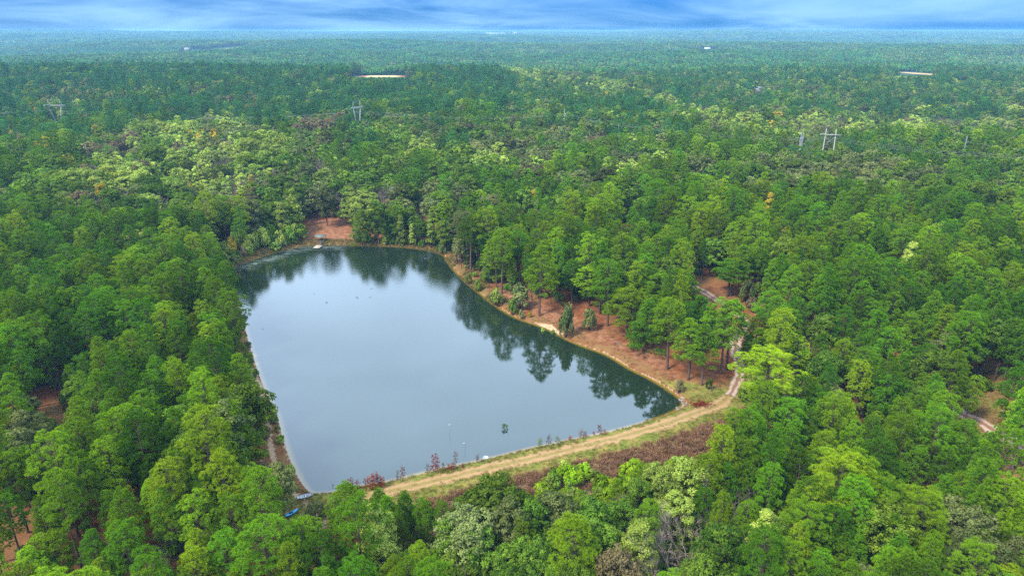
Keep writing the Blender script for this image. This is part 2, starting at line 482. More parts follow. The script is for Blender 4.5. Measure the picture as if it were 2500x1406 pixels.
# ------------------------------------------------------------------ terrain sheet
def axis(lo, hi, step, far_lo, far_hi, grow=1.09):
    a = list(np.arange(lo, hi+step/2, step)); s = step
    v = a[-1]; s = step
    while v < far_hi:
        s = min(s*grow, 170); v += s; a.append(v)
    v = lo; s = step; pre = []
    while v > far_lo:
        s = min(s*grow, 170); v -= s; pre.append(v)
    return np.array(pre[::-1]+a)
gx = axis(-190, 200, 0.9, -9800, 9800)
gy = axis(95, 370, 0.9, -1500, 10200)
X, Y = np.meshgrid(gx, gy)
Xf, Yf = X.ravel(), Y.ravel()
Z = gz(Xf, Yf)
nx, ny = len(gx), len(gy)
ii = (np.arange(ny-1)[:, None]*nx+np.arange(nx-1)[None]).ravel()
quads = np.stack([ii, ii+1, ii+nx+1, ii+nx], -1)
pdv = pond_d(Xf, Yf); dsv = dam_s(Xf, Yf)
def px_poly(pts):
    return np.array([ground_at(a, b)[:2] for a, b in pts])
def blob(pts, soft=3.0):
    poly = px_poly(pts)
    d = seg_dist(Xf, Yf, poly, True)
    return np.clip(0.5+np.where(inside(Xf, Yf, poly), d, -d)/soft, 0, 1)
def stripe(line, half, soft=0.8):
    return np.clip(0.5+(half-seg_dist(Xf, Yf, line))/soft, 0, 1)
TRACK_DAM = smooth_line([ground_at(a, b)[:2] for a, b in [(880, 1212), (1000, 1188), (1150, 1152), (1300, 1118), (1450, 1083), (1600, 1042), (1700, 1008), (1760, 984), (1790, 950), (1806, 905), (1795, 862), (1800, 820), (1822, 792), (1800, 765), (1755, 735), (1700, 702), (1650, 672), (1610, 655), (1560, 620), (1525, 590)]], 5)
TRACK_EAST = smooth_line([ground_at(a, b)[:2] for a, b in [(1940, 830), (1985, 856), (2060, 885), (2150, 925), (2240, 962), (2330, 1003), (2400, 1035), (2480, 1080), (2600, 1150)]], 5)
TRACK_WEST = smooth_line([ground_at(a, b)[:2] for a, b in [(600, 890), (628, 930), (642, 985), (655, 1040), (662, 1095), (680, 1150), (720, 1205), (770, 1240), (790, 1270), (760, 1300)]], 5)
EASTGAP = [(1985, 640)]
wlat = 1-sstep(60, 105, np.abs(Xf-10))
on_dam = np.clip(1-np.abs(dsv+0.3)/6.2, 0, 1)
m_grass = np.clip(1.6*(1-sstep(3.2, 6.8, np.abs(dsv-0.8))), 0, 1)*wlat*(pdv > 0.5)*0.85
m_grass = np.maximum(m_grass, 0.8*blob([(1590, 935), (1660, 955), (1700, 1000), (1790, 990), (1795, 950), (1740, 940), (1650, 925)], 6))
m_grass = np.maximum(m_grass, 0.8*blob([(765, 1208), (830, 1206), (860, 1225), (800, 1240)], 3))
m_grass = np.maximum(m_grass, 0.6*blob([(2330, 965), (2450, 960), (2520, 1020), (2520, 1060), (2400, 1010)], 8))
m_brush = sstep(4.5, 7.5, dsv)*(1-sstep(22, 30, dsv))*wlat*sstep(-34, -20, Xf)
m_clay = np.maximum(blob([(735, 560), (760, 535), (850, 535), (868, 580), (860, 600), (745, 600)], 5), 0.55*blob([(1200, 690), (1330, 740), (1420, 770), (1640, 880), (1700, 960), (1560, 905), (1340, 800), (1210, 745)], 8))
m_clay = np.maximum(m_clay, blob([(1015, 505), (1050, 505), (1055, 540), (1015, 540)], 6))
m_sand = np.maximum((0.50+0.16*vnoise(Xf, Yf, 7, 71))*(1-sstep(0.5, 1.3, pdv))*(pdv > -0.4)*(dsv < -6), blob([(1310, 788), (1345, 792), (1375, 815), (1360, 822), (1325, 806)], 2.0))
m_sand = np.maximum(m_sand, 0.55*blob([(1395, 826), (1470, 855), (1530, 890), (1500, 880), (1400, 840)], 3))
m_sand = np.maximum(m_sand, blob([(770, 1240), (800, 1245), (795, 1300), (740, 1310), (735, 1270)], 4))
m_sand = np.maximum(m_sand, stripe(TRACK_WEST, 0.7)*0.9)
m_dry = np.maximum(blob([(1096, 640), (1120, 640), (1175, 690), (1220, 735), (1200, 740), (1130, 680)], 4)*0.9, 0.55*blob([(2300, 970), (2440, 955), (2540, 1010), (2540, 1120), (2420, 1060)], 12))
m_dry = np.maximum(m_dry, 0.5*(1-sstep(3.0, 9.0, pdv))*(pdv > 0))
m_dry = np.maximum(m_dry, 0.5*np.clip(1.4*(1-sstep(5, 8, np.abs(dsv+1))), 0, 1)*wlat)
m_dry = np.maximum(m_dry, 1.0*blob([(2150, 960), (2280, 905), (2460, 890), (2640, 960), (2640, 1200), (2480, 1180), (2380, 1080), (2280, 1040)], 8))
m_dry = np.maximum(m_dry, 0.6*blob([(100, 985), (160, 980), (180, 1040), (90, 1050)], 4))
m_field = np.clip(1.5-np.hypot((Xf-FIELD[0])/66, (Yf-FIELD[1])/115)*1.5, 0, 1)
F2 = ground_at(2250, 180)[:2]; F3 = ground_at(545, 126)[:2]
m_field = np.maximum(m_field, np.clip(1.5-np.hypot((Xf-F2[0])/34, (Yf-F2[1])/140)*1.5, 0, 1))
m_field = np.maximum(m_field, np.clip(1.5-np.hypot((Xf-F3[0])/85, (Yf-F3[1])/210)*1.5, 0, 1))
m_far = sstep(700, 900, np.hypot(Xf, Yf))*(1-np.clip(m_field*2, 0, 1))
m_mud = sstep(0.3, 1.2, -pdv)
terrain = link('ground', mesh_np('ground', np.stack([Xf, Yf, Z], -1), quads, (GROUND,), smooth=True,
    attrs=dict(m_grass=m_grass, m_brush=m_brush, m_clay=m_clay, m_sand=m_sand, m_dry=m_dry, m_field=m_field, m_far=m_far, m_mud=m_mud)))
tag(terrain, 'rolling ground of red pine straw, dry grass and sand under the woods', kind='structure')

# pond
wx = np.arange(POND[:, 0].min()-4, POND[:, 0].max()+4, 1.2); wy = np.arange(POND[:, 1].min()-4, POND[:, 1].max()+4, 1.2)
WX, WY = np.meshgrid(wx, wy); wxf, wyf = WX.ravel(), WY.ravel()
wpd = pond_d(wxf, wyf)
k = (np.arange(len(wy)-1)[:, None]*len(wx)+np.arange(len(wx)-1)[None]).ravel()
wq = np.stack([k, k+1, k+len(wx)+1, k+len(wx)], -1)
wq = wq[(wpd[wq] < 1.6).any(1)]
used = np.unique(wq); remap = np.zeros(len(wxf), int); remap[used] = np.arange(len(used))
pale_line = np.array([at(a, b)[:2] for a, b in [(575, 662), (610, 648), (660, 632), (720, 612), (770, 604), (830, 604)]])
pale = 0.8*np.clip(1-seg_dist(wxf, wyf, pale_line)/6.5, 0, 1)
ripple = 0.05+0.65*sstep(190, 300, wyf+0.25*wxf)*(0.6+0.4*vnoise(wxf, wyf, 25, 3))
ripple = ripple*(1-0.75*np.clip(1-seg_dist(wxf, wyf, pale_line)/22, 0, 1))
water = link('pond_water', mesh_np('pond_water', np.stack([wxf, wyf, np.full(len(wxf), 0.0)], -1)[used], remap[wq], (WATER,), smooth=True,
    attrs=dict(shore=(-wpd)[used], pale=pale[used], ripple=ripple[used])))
tag(water, 'still blue pond mirroring the sky and the pines on its bank', kind='structure')

# sand tracks as thin draped sheets with ragged edges
def track_sheet(name, line, half, mat, label, lift=0.035):
    n = len(line); dd = np.r_[0, np.cumsum(np.hypot(*np.diff(line, axis=0).T))]
    L = np.arange(0, dd[-1], 0.6)
    cx, cy_ = np.interp(L, dd, line[:, 0]), np.interp(L, dd, line[:, 1])
    tx, ty = np.gradient(cx), np.gradient(cy_); l = np.hypot(tx, ty); tx /= l; ty /= l
    us = np.linspace(-1, 1, 9); V = []
    hl = half*(1+0.28*vnoise(L, L*0, 2.3, 31)+0.18*vnoise(L, L*0, 0.9, 35)); hr = half*(1+0.28*vnoise(L, L*0, 2.7, 33)+0.18*vnoise(L, L*0, 0.8, 36))
    for u in us:
        h = np.where(u < 0, hl, hr)
        x = cx-ty*u*h; y = cy_+tx*u*h
        V.append(np.stack([x, y, gz(x, y)+lift], -1))
    V = np.stack(V, 1).reshape(-1, 3)
    i = (np.arange(len(L)-1)[:, None]*9+np.arange(8)[None]).ravel()
    q = np.stack([i, i+9, i+10, i+1], -1)
    o = link(name, mesh_np(name, V, q, (mat,), smooth=True, attrs=dict(u=np.tile(np.abs(us), len(L)))))
    tag(o, label, kind='structure')
    return o
def track_material(name, wear, crown):
    m, nt = new_mat(name)
    g = N(nt, 'ShaderNodeNewGeometry').outputs['Position']
    u = ATTR(nt, 'u'); mid = NOISE(nt, 0.5, 5, 0.65, vec=g); fine = NOISE(nt, 3.0, 4, 0.7, vec=g)
    c = MIX(nt, RANGE(nt, fine, 0.3, 0.7), wear[0], wear[1])
    rut = M(nt, 'ABSOLUTE', M(nt, 'SUBTRACT', u, 0.55))
    f = RANGE(nt, M(nt, 'ADD', rut, M(nt, 'MULTIPLY', M(nt, 'SUBTRACT', M(nt, 'MULTIPLY_ADD', fine, 0.4, M(nt, 'MULTIPLY', mid, 0.6)), 0.5), 1.6)), 0.12, 0.42)
    c = MIX(nt, f, c, crown)
    p = N(nt, 'ShaderNodeBsdfPrincipled'); nt.links.new(c, p.inputs['Base Color'])
    p.inputs['Roughness'].default_value = 0.95; p.inputs['Specular IOR Level'].default_value = 0.1
    out(nt, p.outputs[0]); return m
T_DAM = track_material('dam_track', ((0.230, 0.135, 0.056), (0.300, 0.190, 0.095)), (0.180, 0.130, 0.042))
T_SAND = track_material('sand_track', ((0.270, 0.190, 0.140), (0.350, 0.270, 0.215)), (0.170, 0.090, 0.050))
k_split = 7*5+3
track_sheet('dam_track', TRACK_DAM[:k_split+1], 2.1, T_DAM, 'worn grass and sand track along the crest of the dam')
track_sheet('woodland_track', TRACK_DAM[k_split:], 1.7, T_SAND, 'pale sand track climbing through the pines from the dam')
track_sheet('sand_road', TRACK_EAST, 1.9, T_SAND, 'pale rutted sand road crossing the grassy clearing among the pines')

# ------------------------------------------------------------------ tree shapes
def rand_dirs(n, r, zmin=-1.0):
    z = r.uniform(zmin, 1, n); a = r.uniform(0, 2*math.pi, n); s = np.sqrt(np.maximum(0, 1-z*z))
    return np.stack([s*np.cos(a), s*np.sin(a), z], -1)
def basis(d):
    d = d/np.linalg.norm(d, axis=1)[:, None]
    ref = np.where(np.abs(d[:, 2:3]) < 0.9, np.array([[0, 0, 1.0]]), np.array([[1.0, 0, 0]]))
    a = np.cross(ref, d); a /= np.linalg.norm(a, axis=1)[:, None]
    return a, np.cross(d, a), d
def tuft_tmpl(n, r, w, zmin=-0.25):
    d = rand_dirs(n, r, zmin); d[:, 2] += 0.15
    a, b, d = basis(d)
    ph = r.uniform(0, math.pi, n)[:, None]
    side = np.cos(ph)*a+np.sin(ph)*b
    L = r.uniform(0.75, 1.1, n)[:, None]
    v = np.stack([d*0.08-side*w, d*0.08+side*w, d*L+side*w*r.uniform(-0.5, 0.5, n)[:, None]], 1)
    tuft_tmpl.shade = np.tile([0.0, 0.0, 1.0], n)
    return v.reshape(-1, 3)
def leaf_tmpl(n, r, size, flat=0.75):
    c = rand_dirs(n, r, -0.7)*r.uniform(0.35, 1.0, n)[:, None]; c[:, 2] *= flat
    nor = c/np.linalg.norm(c, axis=1)[:, None]+rand_dirs(n, r)*0.75+np.array([0, 0, 0.5])
    a, b, d = basis(nor)
    ph = r.uniform(0, 2*math.pi, n)[:, None]
    u = np.cos(ph)*a+np.sin(ph)*b; w = -np.sin(ph)*a+np.cos(ph)*b
    s = size*r.uniform(0.7, 1.25, n)[:, None]
    v = np.stack([c-u*s, c+w*s*0.55, c+u*s, c-w*s*0.55], 1)
    return v.reshape(-1, 3)
def stamp(tmpls, pos, dirs, scale, r, shade=None):
    """copies of clump templates at positions, their z axis along dirs"""
    a, b, d = basis(dirs)
    ph = r.uniform(0, 2*math.pi, len(pos))[:, None]
    u = np.cos(ph)*a+np.sin(ph)*b; w = -np.sin(ph)*a+np.cos(ph)*b
    which = r.integers(0, len(tmpls), len(pos))
    V, A = [], []
    for k, t in enumerate(tmpls):
        s = which == k
        if not s.any(): continue
        Rm = np.stack([u[s], w[s], d[s]], -1)*np.broadcast_to(scale, (len(pos),))[s][:, None, None]
        p = np.einsum('nij,mj->nmi', Rm, t)+pos[s][:, None]
        V.append(p.reshape(-1, 3)); g_ = np.repeat(r.uniform(0, 1, s.sum()), len(t))
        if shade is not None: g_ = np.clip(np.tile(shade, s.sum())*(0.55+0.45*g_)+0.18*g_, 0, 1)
        A.append(g_)
    return np.concatenate(V), np.concatenate(A)
def trunk_line(h, r, lean=0.03, n=9):
    t = np.linspace(0, 1, n)
    lx, ly = r.normal(0, lean, 2)*h
    return np.stack([lx*t**1.6+0.15*np.sin(t*5+r.uniform(0, 6)), ly*t**1.6+0.15*np.sin(t*4+r.uniform(0, 6)), t*h], -1)
class Shape: pass
def pine_shape(seed, h=22.0, cr=3.9, cb=0.48, nbr=70, per=15, needles=28, width=0.066, nl=0.44, form='round', limbs=True, padk=1.0):
    r = np.random.default_rng(seed)
    line = trunk_line(h, r, 0.02)
    line[0, 2] = -0.8
    B = MB()
    t = np.linspace(0, 1, len(line))
    B.tube(line, 0.011*h*(1-t*0.93)+0.02, 7)
    pos, dr, sc = [], [], []
    phi = r.uniform(0, 6.28)
    lob = r.uniform(0.72, 1.2, 7)
    for i in range(nbr):
        f = ((i+r.uniform(0, 1))/nbr)            # 0 crown base .. 1 top
        z = h*(cb+(1-cb)*0.97*f)
        if form == 'round': prof = min(1.0, 0.62+1.5*f)*math.sqrt(max(0.015, 1-max(0.0, (f-0.30)/0.72)**2.0))
        elif form == 'cone': prof = 0.16+1.0*(1-f)**0.85
        elif form == 'flat': prof = math.sqrt(max(0.05, 1-abs((f-0.50)/0.62)**2))
        else: prof = min(1.0, 0.70+1.3*f)*max(0.10, (1-f**1.7))**0.72
        phi += 2.39996+r.normal(0, 0.25)
        L = cr*prof*lob[int((phi % 6.283)/6.283*7) % 7]*r.uniform(0.78, 1.12)
        if f < 0.18 and r.uniform() < 0.45: continue
        L = max(L, 0.5)
        el = (-0.15+1.05*f**1.3)+r.normal(0, 0.1)
        k = np.linspace(0, 1, 5)
        base = np.array([np.interp(z, line[:, 2], line[:, 0]), np.interp(z, line[:, 2], line[:, 1]), z-0.35*L*math.tan(max(0, el))*0.6])
        hd = np.array([math.cos(phi), math.sin(phi), 0])
        br = base+np.outer(k*L, hd)+np.outer((k*math.tan(min(el, 1.0))*0.75+0.22*k**2)*L, [0, 0, 1])
        if limbs: B.tube(br, 0.011*L*(1-k*0.8)+0.012, 4, False)
        pr = padk*(0.36+0.14*L)
        ctr = br[-1]*0.86+br[-2]*0.14
        m = max(5, int(per*(0.45+0.75*L/cr)))
        hd3 = rand_dirs(m, r, -0.05)
        pt = ctr+hd3*np.array([pr, pr, pr*0.95])*r.uniform(0.82, 1.05, m)[:, None]
        pos.append(pt); dr.append(hd3*0.8+np.array([0, 0, 0.75])+hd*0.2); sc.append(nl*r.uniform(0.8, 1.15, m))
        if L > 1.8:
            m2 = max(2, m//4); u = r.uniform(0.35, 0.8, m2)
            sd = np.array([-hd[1], hd[0], 0])
            pt = base+np.outer(u*L, hd)+np.outer((u*math.tan(min(el, 1.0))*0.75+0.22*u**2)*L, [0, 0, 1])+np.outer(r.uniform(-1, 1, m2)*0.5, sd)
            pos.append(pt); dr.append(np.tile([0, 0, 1.0], (m2, 1))+r.normal(0, 0.3, (m2, 3))); sc.append(nl*r.uniform(0.7, 1.0, m2))
    tip = line[-1]+r.normal(0, 0.22, (5, 3))
    pos.append(tip); dr.append(np.tile([0, 0, 1.0], (5, 1))); sc.append(np.full(5, nl))
    pos, dr, sc = np.concatenate(pos), np.concatenate(dr), np.concatenate(sc)
    tm = [tuft_tmpl(needles, r, width) for _ in range(4)]
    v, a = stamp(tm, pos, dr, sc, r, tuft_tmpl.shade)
    S = Shape(); S.trunk = B; S.v = v; S.a = a; S.f = np.arange(len(v)).reshape(-1, 3); S.h = h; S.r = cr
    return S
def broad_shape(seed, h=19.0, cr=4.6, cb=0.30, nlobe=15, nclump=20, leaves=34, leaf=0.30, cl=0.85, form='round', limbs=True):
    r = np.random.default_rng(seed)
    line = trunk_line(h*0.86, r, 0.03); line[0, 2] = -0.8
    B = MB(); t = np.linspace(0, 1, len(line))
    B.tube(line, 0.013*h*(1-t*0.92)+0.02, 7)
    zc = h*(cb+(1-cb)*0.5); hz = h*(1-cb)*0.5
    pos, dr = [], []
    for i in range(nlobe):
        f = (i+0.5)/nlobe
        zz = 1-1.75*f if form != 'spire' else 1-2*f
        rr = math.sqrt(max(0, 1-zz*zz))
        ph = i*2.39996+r.normal(0, 0.3)
        if form == 'spire':
            q = (1-zz)/2; rr = min(1.0, 0.10+1.05*q**0.8)*0.8
        lr = cr*(0.40 if form != 'spire' else 0.34*(0.5+q))*r.uniform(0.75, 1.25)
        c = np.array([math.cos(ph)*rr*(cr-lr*0.75)*r.uniform(0.75, 1.12), math.sin(ph)*rr*(cr-lr*0.75)*r.uniform(0.75, 1.12), zc+zz*(hz-lr*0.6)+r.normal(0, 0.4)])
        bz = min(max(h*cb*0.75, c[2]-rr*cr*0.9-1.0), h*0.8)
        base = np.array([np.interp(bz, line[:, 2], line[:, 0]), np.interp(bz, line[:, 2], line[:, 1]), bz])
        kk = np.linspace(0, 1, 6)[:, None]
        br = base*(1-kk)+c*kk; br[:, 2] += 0.5*np.sin(kk[:, 0]*math.pi)
        if limbs: B.tube(br, 0.006*h*(1-kk[:, 0]*0.8)+0.015, 5, False)
        n = max(5, int(nclump*r.uniform(0.7, 1.3)))
        d = rand_dirs(n, r, -0.45)
        pos.append(c+d*lr*np.array([1, 1, 0.8])*r.uniform(0.7, 1.05, n)[:, None]); dr.append(d+np.array([0, 0, 0.7]))
        if limbs:
            for j in range(0, n, 4): B.tube(np.stack([c, (c+pos[-1][j])/2+r.normal(0, 0.1, 3), pos[-1][j]]), [0.05, 0.03, 0.01], 3, False)
    pos, dr = np.concatenate(pos), np.concatenate(dr)
    tm = [leaf_tmpl(leaves, r, leaf) for _ in range(4)]
    v, a = stamp(tm, pos, dr, cl*r.uniform(0.75, 1.2, len(pos)), r)
    S = Shape(); S.trunk = B; S.v = v; S.a = a; S.f = np.arange(len(v)).reshape(-1, 4); S.h = h; S.r = cr
    return S
def bare_shape(seed, h=17.0, cr=3.6, depth=5, leaves=0):
    r = np.random.default_rng(seed)
    B = MB(); T = MB()
    def grow(p, d, L, rad, lev):
        k = np.linspace(0, 1, 4)[:, None]
        bend = r.normal(0, 0.12, 3)*L
        pts = p+d*L*k+bend*(k**2)
        (B if lev < 2 else T).tube(pts, rad*(1-0.45*k[:, 0]), 6 if lev == 0 else (4 if lev < 3 else 3), False)
        if lev >= depth: return
        n = 5 if lev == 0 else (3 if lev < 3 else 4)
        for i in range(n):
            u = 0.45+0.55*(i+r.uniform(0.2, 1))/n if lev else 0.35+0.65*(i+r.uniform(0.3, 1))/n
            q = p+d*L*u+bend*u*u
            ang = r.uniform(0.35, 0.8); ph = r.uniform(0, 6.28)+i*2.1
            a, b, dd = basis(d[None]); nd = dd[0]*math.cos(ang)+(a[0]*math.cos(ph)+b[0]*math.sin(ph))*math.sin(ang)
            nd = nd+np.array([0, 0, 0.22]); nd /= np.linalg.norm(nd)
            grow(q, nd, L*r.uniform(0.52, 0.72), max(0.030, rad*0.52), lev+1)
    grow(np.array([0, 0, -0.6]), np.array([r.normal(0, 0.04), r.normal(0, 0.04), 1.0]), h*0.50, 0.010*h, 0)
    S = Shape(); S.trunk = B; S.v = np.concatenate(T.v); S.f = np.concatenate(T.q); S.a = r.uniform(0, 1, len(S.v)); S.h = h; S.r = cr
    return S
def shrub_shape(seed, h=2.6, cr=1.5, nclump=26, leaves=26, leaf=0.42, cl=0.55):
    r = np.random.default_rng(seed)
    B = MB(); pos = []; dr = []
    for i in range(nclump):
        d = rand_dirs(1, r, -0.1)[0]
        c = np.array([d[0]*cr*0.75, d[1]*cr*0.75, h*0.42+d[2]*h*0.5])*r.uniform(0.75, 1.05)
        pos.append(c); dr.append(d+np.array([0, 0, 0.7]))
        if i % 2 == 0: B.tube(np.array([[r.normal(0, 0.1), r.normal(0, 0.1), -0.3], c*[0.45, 0.45, 0.5], c]), [0.04, 0.03, 0.012], 4, False)
    tm = [leaf_tmpl(leaves, r, leaf) for _ in range(3)]
    v, a = stamp(tm, np.array(pos), np.array(dr), cl*r.uniform(0.8, 1.25, len(pos)), r)
    S = Shape(); S.trunk = B; S.v = v; S.a = a; S.f = np.arange(len(v)).reshape(-1, 4); S.h = h; S.r = cr
    return S

PINES = [pine_shape(11, cr=3.0, cb=0.40), pine_shape(12, h=23, cr=3.4, cb=0.38), pine_shape(13, h=21, cr=2.7, cb=0.32, form='ovoid'), pine_shape(14, h=24, cr=2.9, cb=0.48, form='round'),
         pine_shape(15, h=20, cr=3.2, cb=0.28, form='ovoid', nbr=76), pine_shape(16, h=22, cr=3.0, cb=0.28, form='ovoid', nbr=80)]
CONES = [pine_shape(21, h=10, cr=2.3, cb=0.04, nbr=60, per=11, form='cone', nl=0.5), pine_shape(22, h=12, cr=2.6, cb=0.05, nbr=66, per=12, form='cone', nl=0.5)]
BROADS = [broad_shape(31), broad_shape(32, h=20, cr=5.2, nlobe=18), broad_shape(33, h=18, cr=4.2, cb=0.22), broad_shape(34, h=21, cr=4.4, cb=0.35, nlobe=16)]
SPIRES = [broad_shape(41, h=18, cr=3.4, cb=0.10, nlobe=24, nclump=14, form='spire'), broad_shape(42, h=20, cr=3.9, cb=0.16, nlobe=24, nclump=14, form='spire')]
BARES = [bare_shape(51), bare_shape(52, h=16), bare_shape(53, h=15)]
SHRUBS = [shrub_shape(61), shrub_shape(62, h=3.0, cr=1.3), shrub_shape(63, h=2.2, cr=1.8)]
PINES_L = [pine_shape(70+i, h=22, cr=c, cb=b, nbr=34, per=7, needles=13, width=0.15, nl=0.72, form=f, limbs=False) for i, (c, b, f) in enumerate([(3.2, 0.40, 'round'), (3.3, 0.32, 'ovoid'), (3.0, 0.40, 'round'), (3.0, 0.30, 'ovoid')])]
BROADS_L = [broad_shape(80+i, h=19, cr=c, cb=0.14, nlobe=15, nclump=9, leaves=12, leaf=0.50, cl=1.0, limbs=False) for i, c in enumerate((4.8, 4.4, 5.2))]
SPIRES_L = [broad_shape(85+i, h=18, cr=3.7, cb=0.12, nlobe=18, nclump=6, leaves=12, leaf=0.52, cl=1.0, form='spire', limbs=False) for i in range(2)]
BARES_L = [bare_shape(88+i, h=17, depth=4) for i in range(2)]

def shape_meshes(S, nm, bark):
    S.trunk_me = S.trunk.mesh('trunk_'+nm, (bark,), True)
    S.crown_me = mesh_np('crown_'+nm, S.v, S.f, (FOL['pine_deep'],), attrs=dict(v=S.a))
def joined_mesh(S, nm, fol, bark):
    tv = np.concatenate(S.trunk.v); n = len(tv)
    fs = []; mi = []
    if S.trunk.q: q = np.concatenate(S.trunk.q); fs.append(q); mi.append(np.ones(len(q)))
    if S.trunk.t: q = np.concatenate(S.trunk.t); fs.append(q); mi.append(np.ones(len(q)))
    fs.append(S.f+n); mi.append(np.zeros(len(S.f)))
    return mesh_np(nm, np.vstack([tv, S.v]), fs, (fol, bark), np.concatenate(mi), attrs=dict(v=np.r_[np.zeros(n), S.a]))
for nm, lst, bk in (('pine', PINES, BARK), ('young_pine', CONES, BARK), ('broadleaf', BROADS, BARK), ('spire', SPIRES, BARK), ('bare', BARES, BARK_PALE), ('shrub', SHRUBS, BARK)):
    for i, S in enumerate(lst): shape_meshes(S, nm, bk); S.bark = bk

def make_tree(name, S, fol, loc, rz, scl, label, cat, group):
    root = bpy.data.objects.new(name, None); COL.objects.link(root)
    root.empty_display_size = 0.5
    root.location = loc; root.rotation_euler = (0, 0, rz); root.scale = scl
    tag(root, label, cat, group)
    t = bpy.data.objects.new('trunk', S.trunk_me); COL.objects.link(t); t.parent = root
    c = bpy.data.objects.new('crown', S.crown_me); COL.objects.link(c); c.parent = root
    c.material_slots[0].link = 'OBJECT'; c.material_slots[0].material = FOL[fol]
    return root

# ------------------------------------------------------------------ instanced mass (stuff)
def gn_scatter(name, protos, pts, rot, scl, idx, label):
    """one object that instances prototype meshes on its points"""
    pc = bpy.data.collections.new(name+'_shapes')
    for i, (me) in enumerate(protos):
        po = bpy.data.objects.new('%s_shape_%03d' % (name, i), me); pc.objects.link(po)
    me = bpy.data.meshes.new(name)
    me.vertices.add(len(pts)); me.vertices.foreach_set('co', np.asarray(pts, np.float32).ravel())
    a = me.attributes.new('rot', 'FLOAT_VECTOR', 'POINT'); a.data.foreach_set('vector', np.asarray(rot, np.float32).ravel())
    a = me.attributes.new('scl', 'FLOAT_VECTOR', 'POINT'); a.data.foreach_set('vector', np.asarray(scl, np.float32).ravel())
    a = me.attributes.new('idx', 'INT', 'POINT'); a.data.foreach_set('value', np.asarray(idx, np.int32))
    o = link(name, me)
    ng = bpy.data.node_groups.new(name, 'GeometryNodeTree')
    ng.interface.new_socket('Geometry', in_out='INPUT', socket_type='NodeSocketGeometry')
    ng.interface.new_socket('Geometry', in_out='OUTPUT', socket_type='NodeSocketGeometry')
    gi = ng.nodes.new('NodeGroupInput'); go = ng.nodes.new('NodeGroupOutput')
    ci = ng.nodes.new('GeometryNodeCollectionInfo'); ci.inputs[0].default_value = pc
    ci.inputs['Separate Children'].default_value = True; ci.inputs['Reset Children'].default_value = True
    ip = ng.nodes.new('GeometryNodeInstanceOnPoints'); ip.inputs['Pick Instance'].default_value = True
    def na(nm, ty):
        n = ng.nodes.new('GeometryNodeInputNamedAttribute'); n.data_type = ty; n.inputs[0].default_value = nm
        return n.outputs[0]
    ng.links.new(gi.outputs[0], ip.inputs['Points'])
    ng.links.new(ci.outputs[0], ip.inputs['Instance'])
    ng.links.new(na('idx', 'INT'), ip.inputs['Instance Index'])
    er = ng.nodes.new('FunctionNodeEulerToRotation')
    ng.links.new(na('rot', 'FLOAT_VECTOR'), er.inputs[0]); ng.links.new(er.outputs[0], ip.inputs['Rotation'])
    ng.links.new(na('scl', 'FLOAT_VECTOR'), ip.inputs['Scale'])
    ng.links.new(ip.outputs[0], go.inputs[0])
    md = o.modifiers.new('scatter', 'NODES'); md.node_group = ng
    tag(o, label, kind='stuff')
    return o

# ------------------------------------------------------------------ trees picked out one by one from the photograph
def z_on_row(y, row):
    b = (H0/2-row)/F0
    return CAMH+y*(-SP+b*CP)/(CP+b*SP)
TAKEN = []                                    # x, y, radius kept free of scattered trees
def tree_px(name, S, fol, bpx, bpy_, top, wpx, label, cat, group=None, rad=3.5, trunk=None):
    """a tree whose foot stands at photo pixel (bpx, bpy_), its top on image row top, its crown wpx wide"""
    p = ground_at(bpx, bpy_)
    h = max(0.6, z_on_row(p[1], top)-p[2])
    dpt = project(p[0], p[1], p[2]+h*0.6)[2]
    w = wpx*dpt/F0/(2*S.r)
    TAKEN.append((p[0], p[1], rad))
    return make_tree(name, S, fol, tuple(p), random.uniform(0, 6.28), (w, w, h/S.h), label, cat, group)
def tree_top(name, S, fol, tpx, top, h, wpx, label, cat, group=None, rad=3.5):
    """a tree of height h whose top is seen at photo pixel (tpx, top)"""
    z = 8.0
    for _ in range(25):
        p = at(tpx, top, z+h); z = 0.5*z+0.5*float(gz(p[0], p[1]))
    dpt = project(p[0], p[1], z+h*0.6)[2]
    w = wpx*dpt/F0/(2*S.r)
    TAKEN.append((p[0], p[1], rad))
    return make_tree(name, S, fol, (p[0], p[1], z), random.uniform(0, 6.28), (w, w, h/S.h), label, cat, group)
BANK = 'on the red pine straw bank of the pond'
